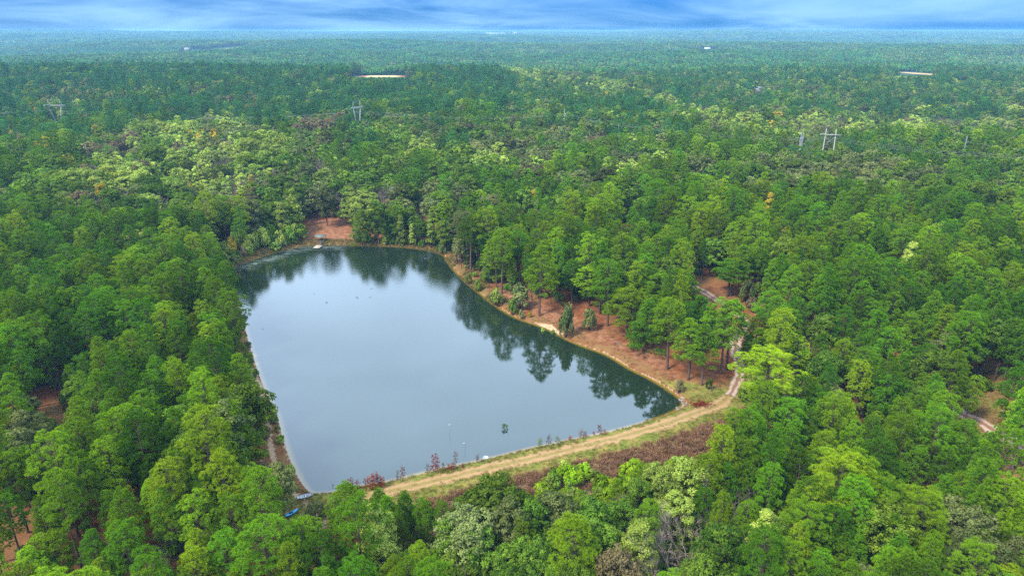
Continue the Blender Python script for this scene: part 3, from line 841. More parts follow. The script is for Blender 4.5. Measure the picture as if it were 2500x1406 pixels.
for a in [
    (PINES[3], 'leaf_olive', 1132, 648, 521, 52, 'olive thin-crowned pine at the pond bank corner beside dry yellow grass'),
    (PINES[3], 'pine_deep', 1150, 664, 530, 52, 'pine with long bare trunk above the dry yellow grass of the bank'),
    (PINES[0], 'pine_deep', 1179, 636, 556, 52, 'short green pine behind the dry yellow grass of the pond bank'),
    (PINES[3], 'pine_bright', 1226, 716, 562, 52, 'tall slim pine beside the fallen log on the pond bank'),
    (PINES[3], 'pine_deep', 1268, 698, 568, 50, 'slim green pine standing uphill of the fallen log on the pond bank'),
    (PINES[2], 'pine_bright', 1317, 770, 606, 70, 'tall lone pine with dark trunk above the pale sand patch'),
    (PINES[1], 'pine_bright', 1437, 748, 655, 72, 'broad pine uphill of the twin bushes on the red straw bank'),
    (PINES[3], 'pine_deep', 1482, 796, 640, 66, 'pine with tall grey trunk above the red straw slope'),
    (PINES[4], 'pine_bright', 1532, 822, 700, 96, 'leafy low-branched bright pine beside the dark conical evergreen'),
    (PINES[3], 'pine_bright', 1626, 902, 738, 76, 'lone pine on red straw with a long bare trunk'),
    (PINES[0], 'pine_deep', 1665, 808, 680, 76, 'round-headed pine beside the white dead snag'),
    (PINES[5], 'pine_bright', 1680, 928, 782, 80, 'bright pine at the edge of the clump by the dam end'),
    (PINES[2], 'pine_deep', 1712, 940, 800, 62, 'deep green pine in the clump by the dam end'),
    (PINES[1], 'pine_deep', 1756, 912, 738, 84, 'broad dark pine at the bend of the woodland track'),
    (PINES[0], 'pine_deep', 1775, 902, 742, 78, 'dark pine beside the bend of the woodland track, behind the clump'),
    (PINES[1], 'pine_bright', 1862, 1020, 858, 140, 'huge bright spreading pine where the dam meets the sand track'),
    (PINES[4], 'pine_bright', 1330, 730, 630, 60, 'pine tucked behind the lone pine above the pale sand patch'),
    (PINES[5], 'pine_deep', 1395, 730, 640, 66, 'deep green pine uphill of the grey-green bush by the sand'),
    (PINES[4], 'pine_deep', 1580, 790, 655, 80, 'full deep green pine behind the dark conical evergreen'),
    (PINES[5], 'pine_deep', 1465, 765, 650, 70, 'deep green pine between the round olive bush and the grey-trunked pine'),
    (PINES[0], 'pine_bright', 1515, 780, 668, 76, 'round pine behind the leafy low-branched bright pine'),
    (PINES[1], 'pine_deep', 1610, 800, 672, 84, 'broad pine behind the lone pine with the long bare trunk'),
    (PINES[4], 'pine_bright', 1640, 815, 705, 80, 'low-branched pine in front of the round-headed pine'),
    (PINES[5], 'pine_deep', 1700, 850, 722, 78, 'full pine uphill of the clump by the dam end'),
    (PINES[4], 'pine_deep', 1842, 858, 768, 72, 'low-branched pine beside the bend of the woodland track, uphill side'),
    (PINES[5], 'pine_bright', 1852, 912, 805, 84, 'full bright pine between the woodland track and the huge spreading pine'),
    (PINES[2], 'pine_deep', 1868, 806, 715, 64, 'narrow pine above the bend of the woodland track'),
    (PINES[0], 'pine_deep', 1775, 725, 640, 74, 'pine standing above the straight stretch of woodland track'),
    (PINES[2], 'pine_bright', 1785, 722, 600, 66, 'slim bright pine above the straight stretch of woodland track'),
    ]:
    tree_px('pine_tree', a[0], a[1], *a[2:6], a[6], 'pine')
tree_px('evergreen_tree', CONES[1], 'pine_deep', 1572, 858, 740, 80, 'dark dense conical evergreen reaching down to the red straw', 'evergreen')
tree_px('evergreen_tree', CONES[0], 'pine_deep', 1562, 850, 765, 46, 'smaller dark evergreen tucked against the big conical one', 'evergreen')
tree_px('evergreen_tree', CONES[1], 'leaf_green', 885, 602, 515, 46, 'dark green evergreen beside the red clay clearing at the water edge', 'evergreen')
for a in [
    (SPIRES[0], 'leaf_lime', 980, 600, 524, 28, 'pointed lime green tree at the far water edge'),
    (SPIRES[1], 'leaf_lime', 1052, 606, 535, 26, 'pointed lime tree beside the dark bank trees near the pond corner'),
    (SPIRES[0], 'leaf_lime', 1008, 603, 545, 20, 'small pointed lime tree between the two taller lime spires'),
    (SPIRES[1], 'leaf_lime', 722, 556, 460, 36, 'tall yellow-green spire tree beside the red clay clearing'),
    (SPIRES[0], 'leaf_green', 683, 552, 470, 26, 'narrow green spire tree beside the tall yellow-green one'),
    (SPIRES[0], 'leaf_lime', 940, 600, 560, 16, 'tiny yellow-green sapling at the far water edge'),
    (BROADS[2], 'leaf_olive', 800, 552, 462, 56, 'olive tree standing over the red clay clearing'),
    (BROADS[0], 'leaf_olive', 870, 530, 450, 60, 'olive crown just behind the red clay clearing'),
    (BROADS[2], 'leaf_green', 925, 598, 500, 56, 'dark green tree leaning over the far water edge'),
    (BROADS[3], 'leaf_green', 1030, 602, 540, 44, 'low green tree between the lime spires at the far shore'),
    (BROADS[2], 'leaf_green', 1085, 618, 540, 44, 'green tree at the rounded far corner of the pond'),
    (BROADS[0], 'leaf_green', 960, 598, 548, 36, 'low bushy tree on the far water edge beside the lime spire'),
    ]:
    tree_px('broadleaf_tree', a[0], a[1], *a[2:6], a[6], 'broadleaf tree', rad=2.5)
for a in [
    (SPIRES[1], 'leaf_yellow', 243, 450, 19, 52, 'bright yellow tree rising out of the brown and olive crowns'),
    (SPIRES[0], 'leaf_yellow', 32, 320, 18, 40, 'yellow tree beside the dark crowns under the lattice tower'),
    (SPIRES[0], 'leaf_yellow', 120, 326, 18, 36, 'second yellow tree in front of the lattice tower'),
    (SPIRES[0], 'leaf_yellow', 612, 425, 17, 34, 'small yellow crown among the pale lime trees'),
    (BROADS[1], 'leaf_lime', 350, 300, 22, 70, 'tall lime tree standing highest of the lime grove'),
    (BROADS[0], 'leaf_olive', 676, 1138, 15, 84, 'brownish olive tree hanging over the pond corner by the boat'),
    (BROADS[3], 'leaf_olive', 768, 1226, 9, 50, 'dark olive tree between the white boat and the sandy landing'),
    (BROADS[0], 'leaf_green', 1215, 1172, 16, 150, 'large dull green broadleaf tree rising to the dam crest'),
    (BROADS[3], 'leaf_lime', 1690, 1125, 18, 110, 'lime green tree beside the grey bare trees below the dam'),
    (SPIRES[1], 'leaf_lime', 1875, 1245, 18, 95, 'bright lime tree among grey bare trees below the dam'),
    (SPIRES[1], 'leaf_lime', 1560, 1275, 19, 130, 'yellow-green tree in the hollow below the grey thicket'),
    (BROADS[2], 'leaf_lime', 1660, 1210, 14, 90, 'small lime tree under the taller lime one below the dam'),
    ]:
    tree_top('broadleaf_tree', a[0], a[1], a[2], a[3], a[4], a[5], a[6], 'broadleaf tree')
for a in [
    (PINES[1], 'pine_bright', 2070, 1120, 25, 150, 'big tufted pine, one of the pair with joined crowns'),
    (PINES[1], 'pine_bright', 2100, 1118, 24, 130, 'big tufted pine leaning into its joined twin'),
    (PINES[4], 'pine_bright', 1410, 1270, 22, 140, 'bright round pine in the hollow below the lime thicket'),
    (PINES[0], 'pine_bright', 292, 1000, 23, 112, 'round tufted pine above the dark gap in the dense wood'),
    (PINES[1], 'pine_bright', 2255, 1205, 24, 135, 'broad tufted pine behind the olive crowns below the clearing'),
    (PINES[0], 'pine_bright', 632, 1150, 23, 100, 'tufted pine beside the blue kayak'),
    (PINES[4], 'pine_bright', 845, 1188, 15, 95, 'bright young pine rising in front of the dam end by the kayak'),
    (PINES[0], 'pine_deep', 640, 1280, 24, 150, 'deep green pine towering in front of the kayak landing'),
    (PINES[1], 'pine_deep', 300, 725, 23, 120, 'wide domed grey-green pine in the dense wood'),
    ]:
    tree_top('pine_tree', a[0], a[1], a[2], a[3], a[4], a[5], a[6], 'pine', rad=4.5)
for a in [(945, 1215, 12, 60, 'dark conical young pine beside the kayak end of the dam track'), (985, 1205, 9, 50, 'dark young pine next to the dam slope'), (1030, 1225, 10, 64, 'dark young pine below the dam track'), (925, 1195, 9, 46, 'slim dark young pine against the dam track')]:
    tree_top('young_pine', CONES[0], 'pine_deep', a[0], a[1], a[2], a[3], a[4], 'young pine', rad=2.2)
for a in [(1790, 1190, 15, 110, 'grey bare tree with white twigs in the hollow below the dam'), (1565, 1215, 13, 90, 'small grey bare tree between lime trees below the dam'), (1700, 1265, 14, 130, 'wide grey bare tree in front of the lime trees'),
          (1840, 1330, 14, 120, 'grey bare tree low in the hollow beside bright lime crown'), (1660, 1340, 13, 120, 'grey bare thicket tree in the hollow'), (568, 440, 19, 40, 'pale bare tree with white trunk at the end of the lime grove'), (625, 430, 19, 40, 'grey bare tree beside the small yellow crown')]:
    tree_top('bare_tree', BARES[int(a[0]) % 3], 'twig_grey', a[0], a[1], a[2], a[3], a[4], 'bare tree', rad=4.6)
# tall shrubs behind the reedy shore
for k_, x_ in enumerate(range(528, 738, 13)):
    base = 640-46*(x_-528)/210-random.uniform(4, 16)
    f_ = 'leaf_olive' if x_ < 545 else ('leaf_yellow' if x_ < 580 and k_ % 2 else ('leaf_lime' if x_ < 640 or k_ % 3 == 0 else 'leaf_green'))
    tree_px('bush', SHRUBS[k_ % 3], f_, x_, base, base-random.uniform(34, 54), random.uniform(30, 42),
            '%s willow-like bush behind the reeds, %s from the dock' % ({'leaf_olive': 'olive', 'leaf_yellow': 'yellowish', 'leaf_lime': 'lime green', 'leaf_green': 'green'}[f_], ('%s bush' % ['first', 'second', 'third', 'fourth', 'fifth', 'sixth', 'seventh', 'eighth', 'ninth', 'tenth', 'eleventh', 'twelfth', 'thirteenth', 'fourteenth', 'fifteenth', 'sixteenth', 'seventeenth'][16-k_])), 'bush', rad=4.0)
# white dead snag
snag = tree_px('dead_snag', BARES[2], 'twig_grey', 1662, 716, 648, 34, 'bleached white dead snag above the round-headed pine', 'dead tree')
# bushes of the open bank
for a in [(1212, 748, 706, 34, 'leaf_lime', 'bright green bush right at the water edge by the fallen log'),
          (1145, 694, 668, 18, 'leaf_lime', 'small green bush in the dry yellow grass'), (1167, 712, 684, 18, 'leaf_green', 'small green bush at the water edge below the dry yellow grass'),
          (1251, 770, 734, 24, 'leaf_green', 'upright green bush at the water edge beside the olive tree'), (1272, 780, 757, 14, 'leaf_olive', 'tiny olive bush at the water edge'),
          (1294, 775, 760, 10, 'leaf_yellow', 'tiny yellow sapling on the red straw bank'),
          (1382, 824, 746, 46, 'leaf_olive', 'tall grey-green bush beside the pale sand patch'), (1437, 806, 756, 38, 'leaf_olive', 'round olive bush on the red straw slope'),
          (1270, 755, 700, 52, 'leaf_olive', 'spreading olive bush behind the fallen log'), (1195, 690, 640, 50, 'leaf_green', 'dark wide bush under the slim pines of the bank'),
          (1222, 690, 645, 34, 'leaf_green', 'dark bush beside the wide one under the slim pines'),
          (1658, 958, 928, 26, 'leaf_brown', 'rusty bush near the rock pile'), (1730, 950, 925, 20, 'leaf_green', 'low green bush at the foot of the clump by the dam end'),
          (1820, 735, 685, 44, 'leaf_olive', 'grey-green bush above the straight stretch of woodland track'), (1850, 738, 690, 40, 'leaf_green', 'dark bush above the woodland track'),
          (1325, 812, 800, 12, 'leaf_lime', 'small green bush on the pale sand patch'), (1350, 818, 806, 14, 'leaf_green', 'low green bush below the pale sand patch')]:
    tree_px('bush', SHRUBS[int(a[0]) % 3], a[4], a[0], a[1], a[2], a[3], a[5], 'bush', rad=1.5)

# ------------------------------------------------------------------ where the trees stand
def hexgrid(y0, y1, g, half_tan, margin, r):
    P = []
    ys = np.arange(y0, y1, g*0.866)
    for j, y in enumerate(ys):
        w = max(y, 40)*half_tan+margin
        xs = np.arange(-w, w, g)+(g/2 if j % 2 else 0)
        P.append(np.stack([xs, np.full(len(xs), y)], -1))
    P = np.concatenate(P)
    return P+r.uniform(-0.40, 0.40, P.shape)*g
near = hexgrid(48, 330, 5.9, 0.80, 14, rng)
near = np.vstack([near, hexgrid(330, 430, 7.2, 0.80, 14, rng)])
midp = hexgrid(430, 1500, 8.2, 0.80, 20, rng)
PT = np.vstack([near, midp])
pd_t = pond_d(PT[:, 0], PT[:, 1]); ds_t = dam_s(PT[:, 0], PT[:, 1])
keep = pd_t > np.where((PT[:, 0] < -20) & (PT[:, 1] < 240), 3.8, np.where((PT[:, 0] < -20) & (PT[:, 1] < 300), 2.2, 3.0))
keep &= ~((np.abs(ds_t+1) < 9.0) & (np.abs(PT[:, 0]-8) < 66))
keep &= ~((ds_t > 0) & (ds_t < 17) & (PT[:, 0] > 8) & (PT[:, 0] < 62))          # open brown slope below the dam
for line, wd in ((TRACK_DAM, 5.5), (TRACK_EAST, 4.0), (TRACK_WEST, 2.5)):
    keep &= seg_dist(PT[:, 0], PT[:, 1], line) > wd
CLEAR = [[(735, 560), (757, 533), (850, 533), (870, 580), (866, 604), (742, 606)],
         [(1090, 640), (1190, 700), (1290, 735), (1420, 755), (1500, 778), (1580, 800), (1670, 870), (1760, 870), (1812, 880), (1812, 980), (1760, 1010), (1670, 1000), (1480, 880), (1300, 800), (1150, 710)],
         [(1690, 690), (1760, 680), (1830, 735), (1840, 800), (1790, 790), (1740, 750)],
         [(2330, 965), (2430, 955), (2475, 1010), (2470, 1060), (2420, 1046)],
         [(1500, 562), (1545, 558), (1548, 572), (1505, 576)], [(100, 975), (165, 970), (180, 1045), (90, 1050)],
         [(270, 890), (320, 885), (325, 910), (275, 915)],
         [(1010, 500), (1050, 500), (1055, 545), (1012, 545)], [(760, 1205), (850, 1200), (850, 1240), (800, 1310), (735, 1300)],
         [(2200, 600), (2230, 600), (2230, 640), (2200, 640)]]
for poly in CLEAR:
    keep &= ~inside(PT[:, 0], PT[:, 1], px_poly(poly))
keep &= np.hypot((PT[:, 0]-FIELD[0])/62, (PT[:, 1]-FIELD[1]-60)/175) > 1
keep &= np.hypot((PT[:, 0]-F2[0])/34, (PT[:, 1]-F2[1])/150) > 1
PT = PT[keep]
for (tx_, ty_, tr_) in TAKEN:
    PT = PT[np.hypot(PT[:, 0]-tx_, PT[:, 1]-ty_) > tr_]
# the power line's cut through the wood
LINE_TOPS = [(-260, 252), (130, 243), (500, 250), (870, 247), (1140, 262), (1378, 266), (1700, 292), (2030, 315), (2362, 332), (2700, 350)]
def tower_foot(px_, top, h):
    z = 8.0
    for _ in range(30):
        p = at(px_, top, z+h); z = 0.5*z+0.5*float(gz(p[0], p[1]))
    return np.array([p[0], p[1], z])
TOWERS = {k: tower_foot(k, t_, h_) for k, t_, h_ in ((130, 243, 32), (870, 247, 32), (1378, 266, 27), (1511, 296, 22), (1960, 320, 27), (2030, 315, 28), (2362, 332, 24))}
CUT = np.array([tower_foot(a_, b_, 30)[:2] for a_, b_ in LINE_TOPS])
PT = PT[seg_dist(PT[:, 0], PT[:, 1], CUT) > 7.5]
gap = vnoise(PT[:, 0], PT[:, 1], 22, 21)*0.6+vnoise(PT[:, 0], PT[:, 1], 9, 22)*0.4
east = sstep(20, 80, PT[:, 0])*(PT[:, 1] < 420)
PT = PT[gap > -0.62+0.20*east]
TZ = gz(PT[:, 0], PT[:, 1])
px, py, dep = project(PT[:, 0], PT[:, 1], TZ+15)
CLS = ['pine_deep', 'pine_bright', 'leaf_green', 'leaf_olive', 'leaf_lime', 'leaf_yellow', 'leaf_brown', 'bare']
wts = np.tile(np.array([.62, .20, .08, .05, .02, .003, .012, .015]), (len(PT), 1))
def zone(mask, w):
    wts[mask] = np.array(w, float)/sum(w)
def ell(cx, cy_, rx, ry):
    wob = 1+0.25*vnoise(PT[:, 0], PT[:, 1], 40, 41)
    return np.hypot((px-cx)/rx, (py-cy_)/ry) < wob
zone(py < 300, [70, 6, 12, 8, 3, .5, 1, 1])
zone((py < 178), [60, 2, 24, 10, 3, 0, 0, 1])
zone((py > 480), [58, 34, 4, 1.6, .8, .2, .3, .6])
zone((py > 900) & (px < 800), [50, 43, 5, 1.2, .6, .2, .2, .3])
zone((px > 1250) & (py < 300), [30, 2, 40, 20, 6, 0, 0, 3])
zone((px > 700) & (px < 1500) & (py > 300) & (py < 520), [34, 8, 34, 18, 4, .5, 2, 3])
zone((px > 1500) & (py > 300) & (py < 480), [34, 14, 30, 16, 5, 0, 1, 1])
zone((px < 260) & (py > 330) & (py < 500), [30, 3, 40, 18, 3, 3, 2, 2])
zone(ell(480, 400, 290, 105), [3, 1, 16, 10, 54, 2, 3, 14])
zone(ell(420, 500, 260, 40), [8, 2, 36, 26, 12, 2, 8, 8])
zone(ell(600, 490, 150, 45), [6, 2, 36, 20, 18, 3, 4, 12])
zone(ell(850, 310, 260, 30), [14, 2, 38, 34, 6, 0, 5, 1])
zone(ell(1300, 345, 170, 50), [16, 2, 30, 44, 4, 0, 4, 1])
zone(ell(1080, 430, 180, 60), [28, 6, 42, 18, 2, 1, 3, 2])
zone(ell(2060, 432, 290, 42), [4, 1, 30, 60, 3, 0, 2, 2])
zone(ell(2420, 470, 180, 60), [20, 1, 66, 10, 2, 0, 1, 0])
zone((px > 1850) & (py > 285) & (py < 335), [4, 0, 22, 20, 28, 1, 1, 24])
zone(ell(1800, 300, 140, 28), [14, 0, 30, 14, 32, 5, 0, 5])
zone(ell(1600, 250, 130, 26), [88, 0, 10, 2, 0, 0, 0, 0])
creek = np.array([(1180, 150), (1300, 180), (1450, 205), (1560, 232), (1680, 268), (1760, 280)], float)
zone(seg_dist(px, py, creek) < 17, [3, 0, 24, 12, 40, 1, 0, 20])
zone(ell(170, 235, 170, 22), [40, 2, 26, 26, 3, 0, 2, 2])
zone((py > 1130) & (px > 900) & (px < 1900), [20, 28, 28, 7, 12, 0, .5, 4])
zone(ell(1700, 1330, 200, 120), [2, 2, 8, 18, 12, 0, 6, 60])
zone(ell(1180, 1280, 170, 110), [10, 16, 56, 14, 4, 0, 0, 1])
zone(ell(2330, 1340, 240, 70), [6, 12, 32, 44, 4, 0, 2, 2])
zone((px > 1950) & (py > 800) & (py < 960), [46, 26, 12, 14, 1, 0, 2, 2])
qx_ = PT[:, 0]+9*vnoise(PT[:, 0], PT[:, 1], 17, 101); qy_ = PT[:, 1]+9*vnoise(PT[:, 0], PT[:, 1], 17, 102)
cell = (np.floor(qx_/24).astype(np.int64)*73856093) ^ (np.floor(qy_/30).astype(np.int64)*19349663)
cu = ((cell*2654435761) & 0xffffff)/float(0x1000000)
uu = np.where(rng.uniform(0, 1, len(PT)) < np.where(py > 600, 0.42, 0.62), cu, rng.uniform(0, 1, len(PT)))
cls = np.minimum((np.cumsum(wts, 1) < uu[:, None]).sum(1), 7)
age = ((cell*40503) & 0xffff)/65536.0-0.5
hs = np.where(cls < 2, rng.uniform(0.70, 1.14, len(PT)), rng.uniform(0.68, 1.08, len(PT)))
hs *= 1+0.14*vnoise(PT[:, 0], PT[:, 1], 45, 51)+0.24*age
yard = pond_d(PT[:, 0], PT[:, 1])
hs = np.where((yard < 9) & (PT[:, 1] > 200), hs*0.86, hs)
# crowns that stand in front of something the photograph shows stay below it
def cap(x0, x1, row, dmin, dmax, jitter=14, floor=0.32, sel=None):
    global hs
    top_px, _, dd = project(PT[:, 0], PT[:, 1], TZ+15)
    rowv = np.interp(top_px, row[0], row[1]) if isinstance(row, tuple) else row
    nomh = np.where(cls < 2, 22.0, 19.0)
    lim = (z_on_row(PT[:, 1], rowv+rng.uniform(0, jitter, len(PT)))-TZ)/nomh
    m = (top_px > x0) & (top_px < x1) & (dd > dmin) & (PT[:, 1] < dmax)
    if sel is not None: m &= sel
    hs = np.where(m, np.minimum(hs, lim), hs)
dsn = dam_s(PT[:, 0], PT[:, 1])
cap(770, 1850, ([770, 800, 850, 900, 960, 1050, 1150, 1220, 1280, 1350, 1450, 1560, 1700, 1730, 1800, 1850], [1300, 1290, 1225, 1235, 1222, 1225, 1195, 1185, 1215, 1205, 1185, 1130, 1115, 1070, 1010, 930]), 60, 400, 30, sel=dsn > 0)
for k_, r_, w_ in ((130, 294, 26), (870, 292, 10), (1378, 280, 8), (1511, 312, 8), (1960, 340, 12), (2030, 368, 18), (2362, 360, 12)):
    cap(k_-w_, k_+w_, r_, 200, TOWERS[k_][1]-2, 8)
cap(850, 1010, 189, 600, FIELD[1]-50, 4)
cap(735, 870, 552, 200, 352, 8)
cap(520, 740, ([520, 600, 740], [600, 585, 562]), 200, ground_at(620, 628)[1]-2, 10, sel=PT[:, 1] > 255)
cap(668, 765, ([668, 700, 735, 765], [1275, 1275, 1268, 1262]), 60, ground_at(713, 1252)[1]-1.5, 14)
cap(1840, 1870, 228, 300, ground_at(1855, 226)[1], 3)
cap(2190, 2285, 184, 500, F2[1], 3)
cap(495, 600, 132, 500, 1500, 3)
cap(1670, 1880, ([1670, 1690, 1760, 1830, 1880], [725, 738, 772, 812, 845]), 150, ground_at(1760, 735)[1]-3, 12)
cap(1785, 1835, ([1785, 1810, 1835], [905, 880, 850]), 120, ground_at(1800, 860)[1]-4, 10)
cap(2316, 2470, ([2316, 2400, 2470], [1030, 1052, 1080]), 60, ground_at(2390, 1000)[1]-8, 14)
cap(1505, 1548, 582, 200, ground_at(1520, 572)[1]-6, 6)
cap(1960, 2010, 868, 100, ground_at(1985, 856)[1]-3, 6)
cap(1015, 1050, 542, 200, ground_at(1035, 520)[1]-4, 6)
cap(85, 185, 1052, 80, ground_at(135, 1010)[1]-4, 10)
okh = hs > 0.26
PT, TZ, cls, hs, px, py, dep = PT[okh], TZ[okh], cls[okh], hs[okh], px[okh], py[okh], dep[okh]
ws = np.maximum(hs, 0.45)*rng.uniform(0.94, 1.24, len(PT))
ws = np.where((cls >= 2) & (cls < 7), ws*np.where(PT[:, 1] > 330, 1.24, 1.06), ws*np.where(PT[:, 1] > 330, 1.16, 1.04))
rz = rng.uniform(0, 2*math.pi, len(PT))
tilt = rng.normal(0, 0.02, (len(PT), 2))

LANDMARKS = [(ground_at(783, 588), 'the dock and shelter'), (ground_at(713, 1252), 'the blue kayak'), (ground_at(1186, 1121), 'the white tub on the dam'),
             (ground_at(1550, 1110), 'the brown brushy dam slope'), (ground_at(1665, 985), 'the rock pile'), (ground_at(1810, 780), 'the woodland track'),
             (ground_at(2390, 1000), 'the sand road clearing'), (ground_at(1250, 745), 'the fallen log'), (ground_at(640, 930), 'the bank footpath'),
             (ground_at(560, 640), 'the reedy pond corner'), (np.r_[TOWERS[130]], 'the V-shaped pylon'), (np.r_[TOWERS[2030]], 'the two-pole pylon'), (ground_at(420, 470), 'the lime grove'),
             (ground_at(1525, 575), 'the top of the woodland track'), (ground_at(135, 1010), 'the grassy gap in the wood'), (ground_at(1060, 520), 'the bare red slope')]
def where(x, y, dsv_):
    d = [math.hypot(l[0][0]-x, l[0][1]-y) for l in LANDMARKS]
    k_ = int(np.argmin(d))
    side = 'below the dam' if dsv_ > 0 and abs(x-10) < 95 else None
    if d[k_] < 22: t_ = 'close to '+LANDMARKS[k_][1]
    elif d[k_] < 60: t_ = 'around '+LANDMARKS[k_][1]
    else: t_ = 'in the wood past '+LANDMARKS[k_][1]
    best, bc = None, 0.55                      # the landmark that lies beyond the tree, seen from the first one
    vx, vy = x-LANDMARKS[k_][0][0], y-LANDMARKS[k_][0][1]
    for m_, (lp, ln) in enumerate(LANDMARKS):
        if m_ == k_: continue
        wx_, wy_ = lp[0]-LANDMARKS[k_][0][0], lp[1]-LANDMARKS[k_][0][1]; wl_ = math.hypot(wx_, wy_)
        c_ = (vx*wx_+vy*wy_)/(math.hypot(vx, vy)*wl_+1e-6)-wl_/1500
        if wl_ < 420 and c_ > bc: best, bc = ln, c_
    return LANDMARKS[k_][1], t_, (' towards '+best if best else '')
FORM = {}
for lst, names in ((PINES, ('round-crowned', 'broad-crowned', 'narrow-crowned', 'long-trunked', 'low-branched', 'full-crowned')), (BROADS, ('domed', 'spreading', 'low', 'upright')), (SPIRES, ('pointed', 'tapering')), (BARES, ('forked', 'wiry', 'twiggy'))):
    for S_, n_ in zip(lst, names): FORM[id(S_)] = n_
NAMES = {0: ('pine_tree', 'pine', 'deep green'), 1: ('pine_tree', 'pine', 'bright green'), 2: ('broadleaf_tree', 'broadleaf tree', 'green'), 3: ('broadleaf_tree', 'broadleaf tree', 'olive'),
         4: ('broadleaf_tree', 'broadleaf tree', 'lime green'), 5: ('broadleaf_tree', 'broadleaf tree', 'yellow'), 6: ('broadleaf_tree', 'broadleaf tree', 'rusty brown'), 7: ('bare_tree', 'bare tree', 'leafless grey')}
LIMIT = {'pine_tree': 268, 'broadleaf_tree': 276, 'bare_tree': 60}
inview = (px > -30) & (px < W0+30) & (py < H0+130)
size = np.where(inview, hs*ws/dep**2, 0)
order = np.argsort(-size)
single = np.zeros(len(PT), bool)
cnt = {k: 0 for k in LIMIT}
dst = dam_s(PT[:, 0], PT[:, 1])
HW = {0: PINES, 1: PINES, 2: BROADS, 3: BROADS, 4: SPIRES+BROADS[:2], 5: SPIRES, 6: BROADS, 7: BARES}
FN = {7: 'twig_grey'}
for i in order:
    if size[i] <= 0: break
    nm, kd, tone = NAMES[cls[i]]
    if cnt[nm] >= LIMIT[nm]: continue
    cnt[nm] += 1; single[i] = True
    S = HW[cls[i]][rng.integers(len(HW[cls[i]]))]
    wkey, wtxt, wto = where(PT[i, 0], PT[i, 1], dst[i])
    size_word = 'tall ' if hs[i] > 1.0 else ('short ' if hs[i] < 0.78 else 'mid-height ')
    lab = ''
    for sw, tw in ((size_word, wto), ('', wto), (size_word, '')):
        lab = '%s%s %s %s %s%s' % (sw, tone, FORM[id(S)], kd, wtxt, tw)
        if len(lab.split()) <= 16: break
    make_tree(nm, S, FN.get(cls[i], CLS[cls[i]]), (PT[i, 0], PT[i, 1], TZ[i]), rz[i], (ws[i], ws[i], hs[i]),
              lab, kd, '%ss %s' % (kd, wtxt))
# the remaining trees, as one wood per kind
rest = ~single
def wood(name, sel, label, famN, famL):
    protos = []; start = {}
    for c in sorted(set(cls[sel])):
        for lod, fam in (('n', famN), ('m', famL), ('f', famL)):
            if lod == 'm' and c != 0: continue
            start[(c, lod)] = (len(protos), len(fam[c]))
            for j, S in enumerate(fam[c]):
                protos.append(joined_mesh(S, '%s_%d%s%d' % (name, c, lod, j), FOL['pine_hazed' if (c == 0 and lod == 'f') else FN.get(c, CLS[c])], BARK_PALE if c == 7 else BARK))  # distant deep green pines take the haze-tinted needle colour
    idx = np.zeros(sel.sum(), int)
    for n_, i in enumerate(np.nonzero(sel)[0]):
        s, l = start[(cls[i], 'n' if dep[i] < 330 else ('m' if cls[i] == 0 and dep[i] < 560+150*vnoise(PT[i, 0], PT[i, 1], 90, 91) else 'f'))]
        idx[n_] = s+rng.integers(l)
    gn_scatter(name, protos, np.c_[PT[sel], TZ[sel]], np.c_[tilt[sel], rz[sel]], np.c_[ws[sel], ws[sel], hs[sel]], idx, label)
LW = {0: PINES_L, 1: PINES_L, 2: BROADS_L, 3: BROADS_L, 4: SPIRES_L+BROADS_L[:1], 5: SPIRES_L, 6: BROADS_L, 7: BARES_L}
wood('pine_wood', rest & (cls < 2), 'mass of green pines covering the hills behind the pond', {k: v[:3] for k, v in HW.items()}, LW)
wood('broadleaf_wood', rest & (cls >= 2) & (cls < 7), 'mass of green, olive and yellowing broadleaf crowns among the pines', {k: v[:2] for k, v in HW.items()}, LW)
wood('bare_wood', rest & (cls == 7), 'grey leafless crowns scattered along the creek', {k: v[:1] for k, v in HW.items()}, LW)

# far woods: patches of several crowns
def patch_mesh(seed, mats, mixw, size_=46, n=34):
    r = np.random.default_rng(seed); V = []; F = []; A = []; MI = []; nv = 0
    for k in range(n):
        x, y = r.uniform(-size_/2, size_/2, 2); h = r.uniform(15, 23); cr = r.uniform(3.6, 5.4)
        c = rand_dirs(34, r, -0.35)*np.array([cr, cr, h*0.34])*r.uniform(0.75, 1.0, 34)[:, None]+np.array([x, y, h*0.66])
        a, b, d = basis(rand_dirs(34, r)+np.array([0, 0, 0.8]))
        s = r.uniform(0.9, 1.7, 34)[:, None]
        v = np.stack([c-a*s, c+b*s, c+a*s, c-b*s], 1).reshape(-1, 3)
        V.append(v); F.append(np.arange(len(v)).reshape(-1, 4)+nv); nv += len(v)
        A.append(np.full(len(v), r.uniform(0.25, 0.75))); MI.append(np.full(34, r.choice(len(mats), p=mixw)))
    return mesh_np('patch', np.concatenate(V), np.concatenate(F), mats, np.concatenate(MI), attrs=dict(v=np.concatenate(A)))
pm = [FOL['pine_hazed'], FOL['leaf_green'], FOL['leaf_olive'], FOL['leaf_lime']]  # pines of the far patches carry haze tint in their colour
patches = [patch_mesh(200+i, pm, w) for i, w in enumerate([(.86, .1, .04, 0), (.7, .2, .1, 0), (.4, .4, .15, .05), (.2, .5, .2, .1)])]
P1 = hexgrid(1490, 4200, 36, 0.80, 60, rng); P2 = hexgrid(4200, 9900, 70, 0.80, 120, rng)
PF = np.vstack([P1, P2]); fs = np.r_[np.full(len(P1), 1.0), np.full(len(P2), 1.75)]
okf = np.ones(len(PF), bool)
okf &= np.hypot((PF[:, 0]-F3[0])/100, (PF[:, 1]-F3[1])/230) > 1
okf &= np.hypot((PF[:, 0]-F2[0])/45, (PF[:, 1]-F2[1])/150) > 1
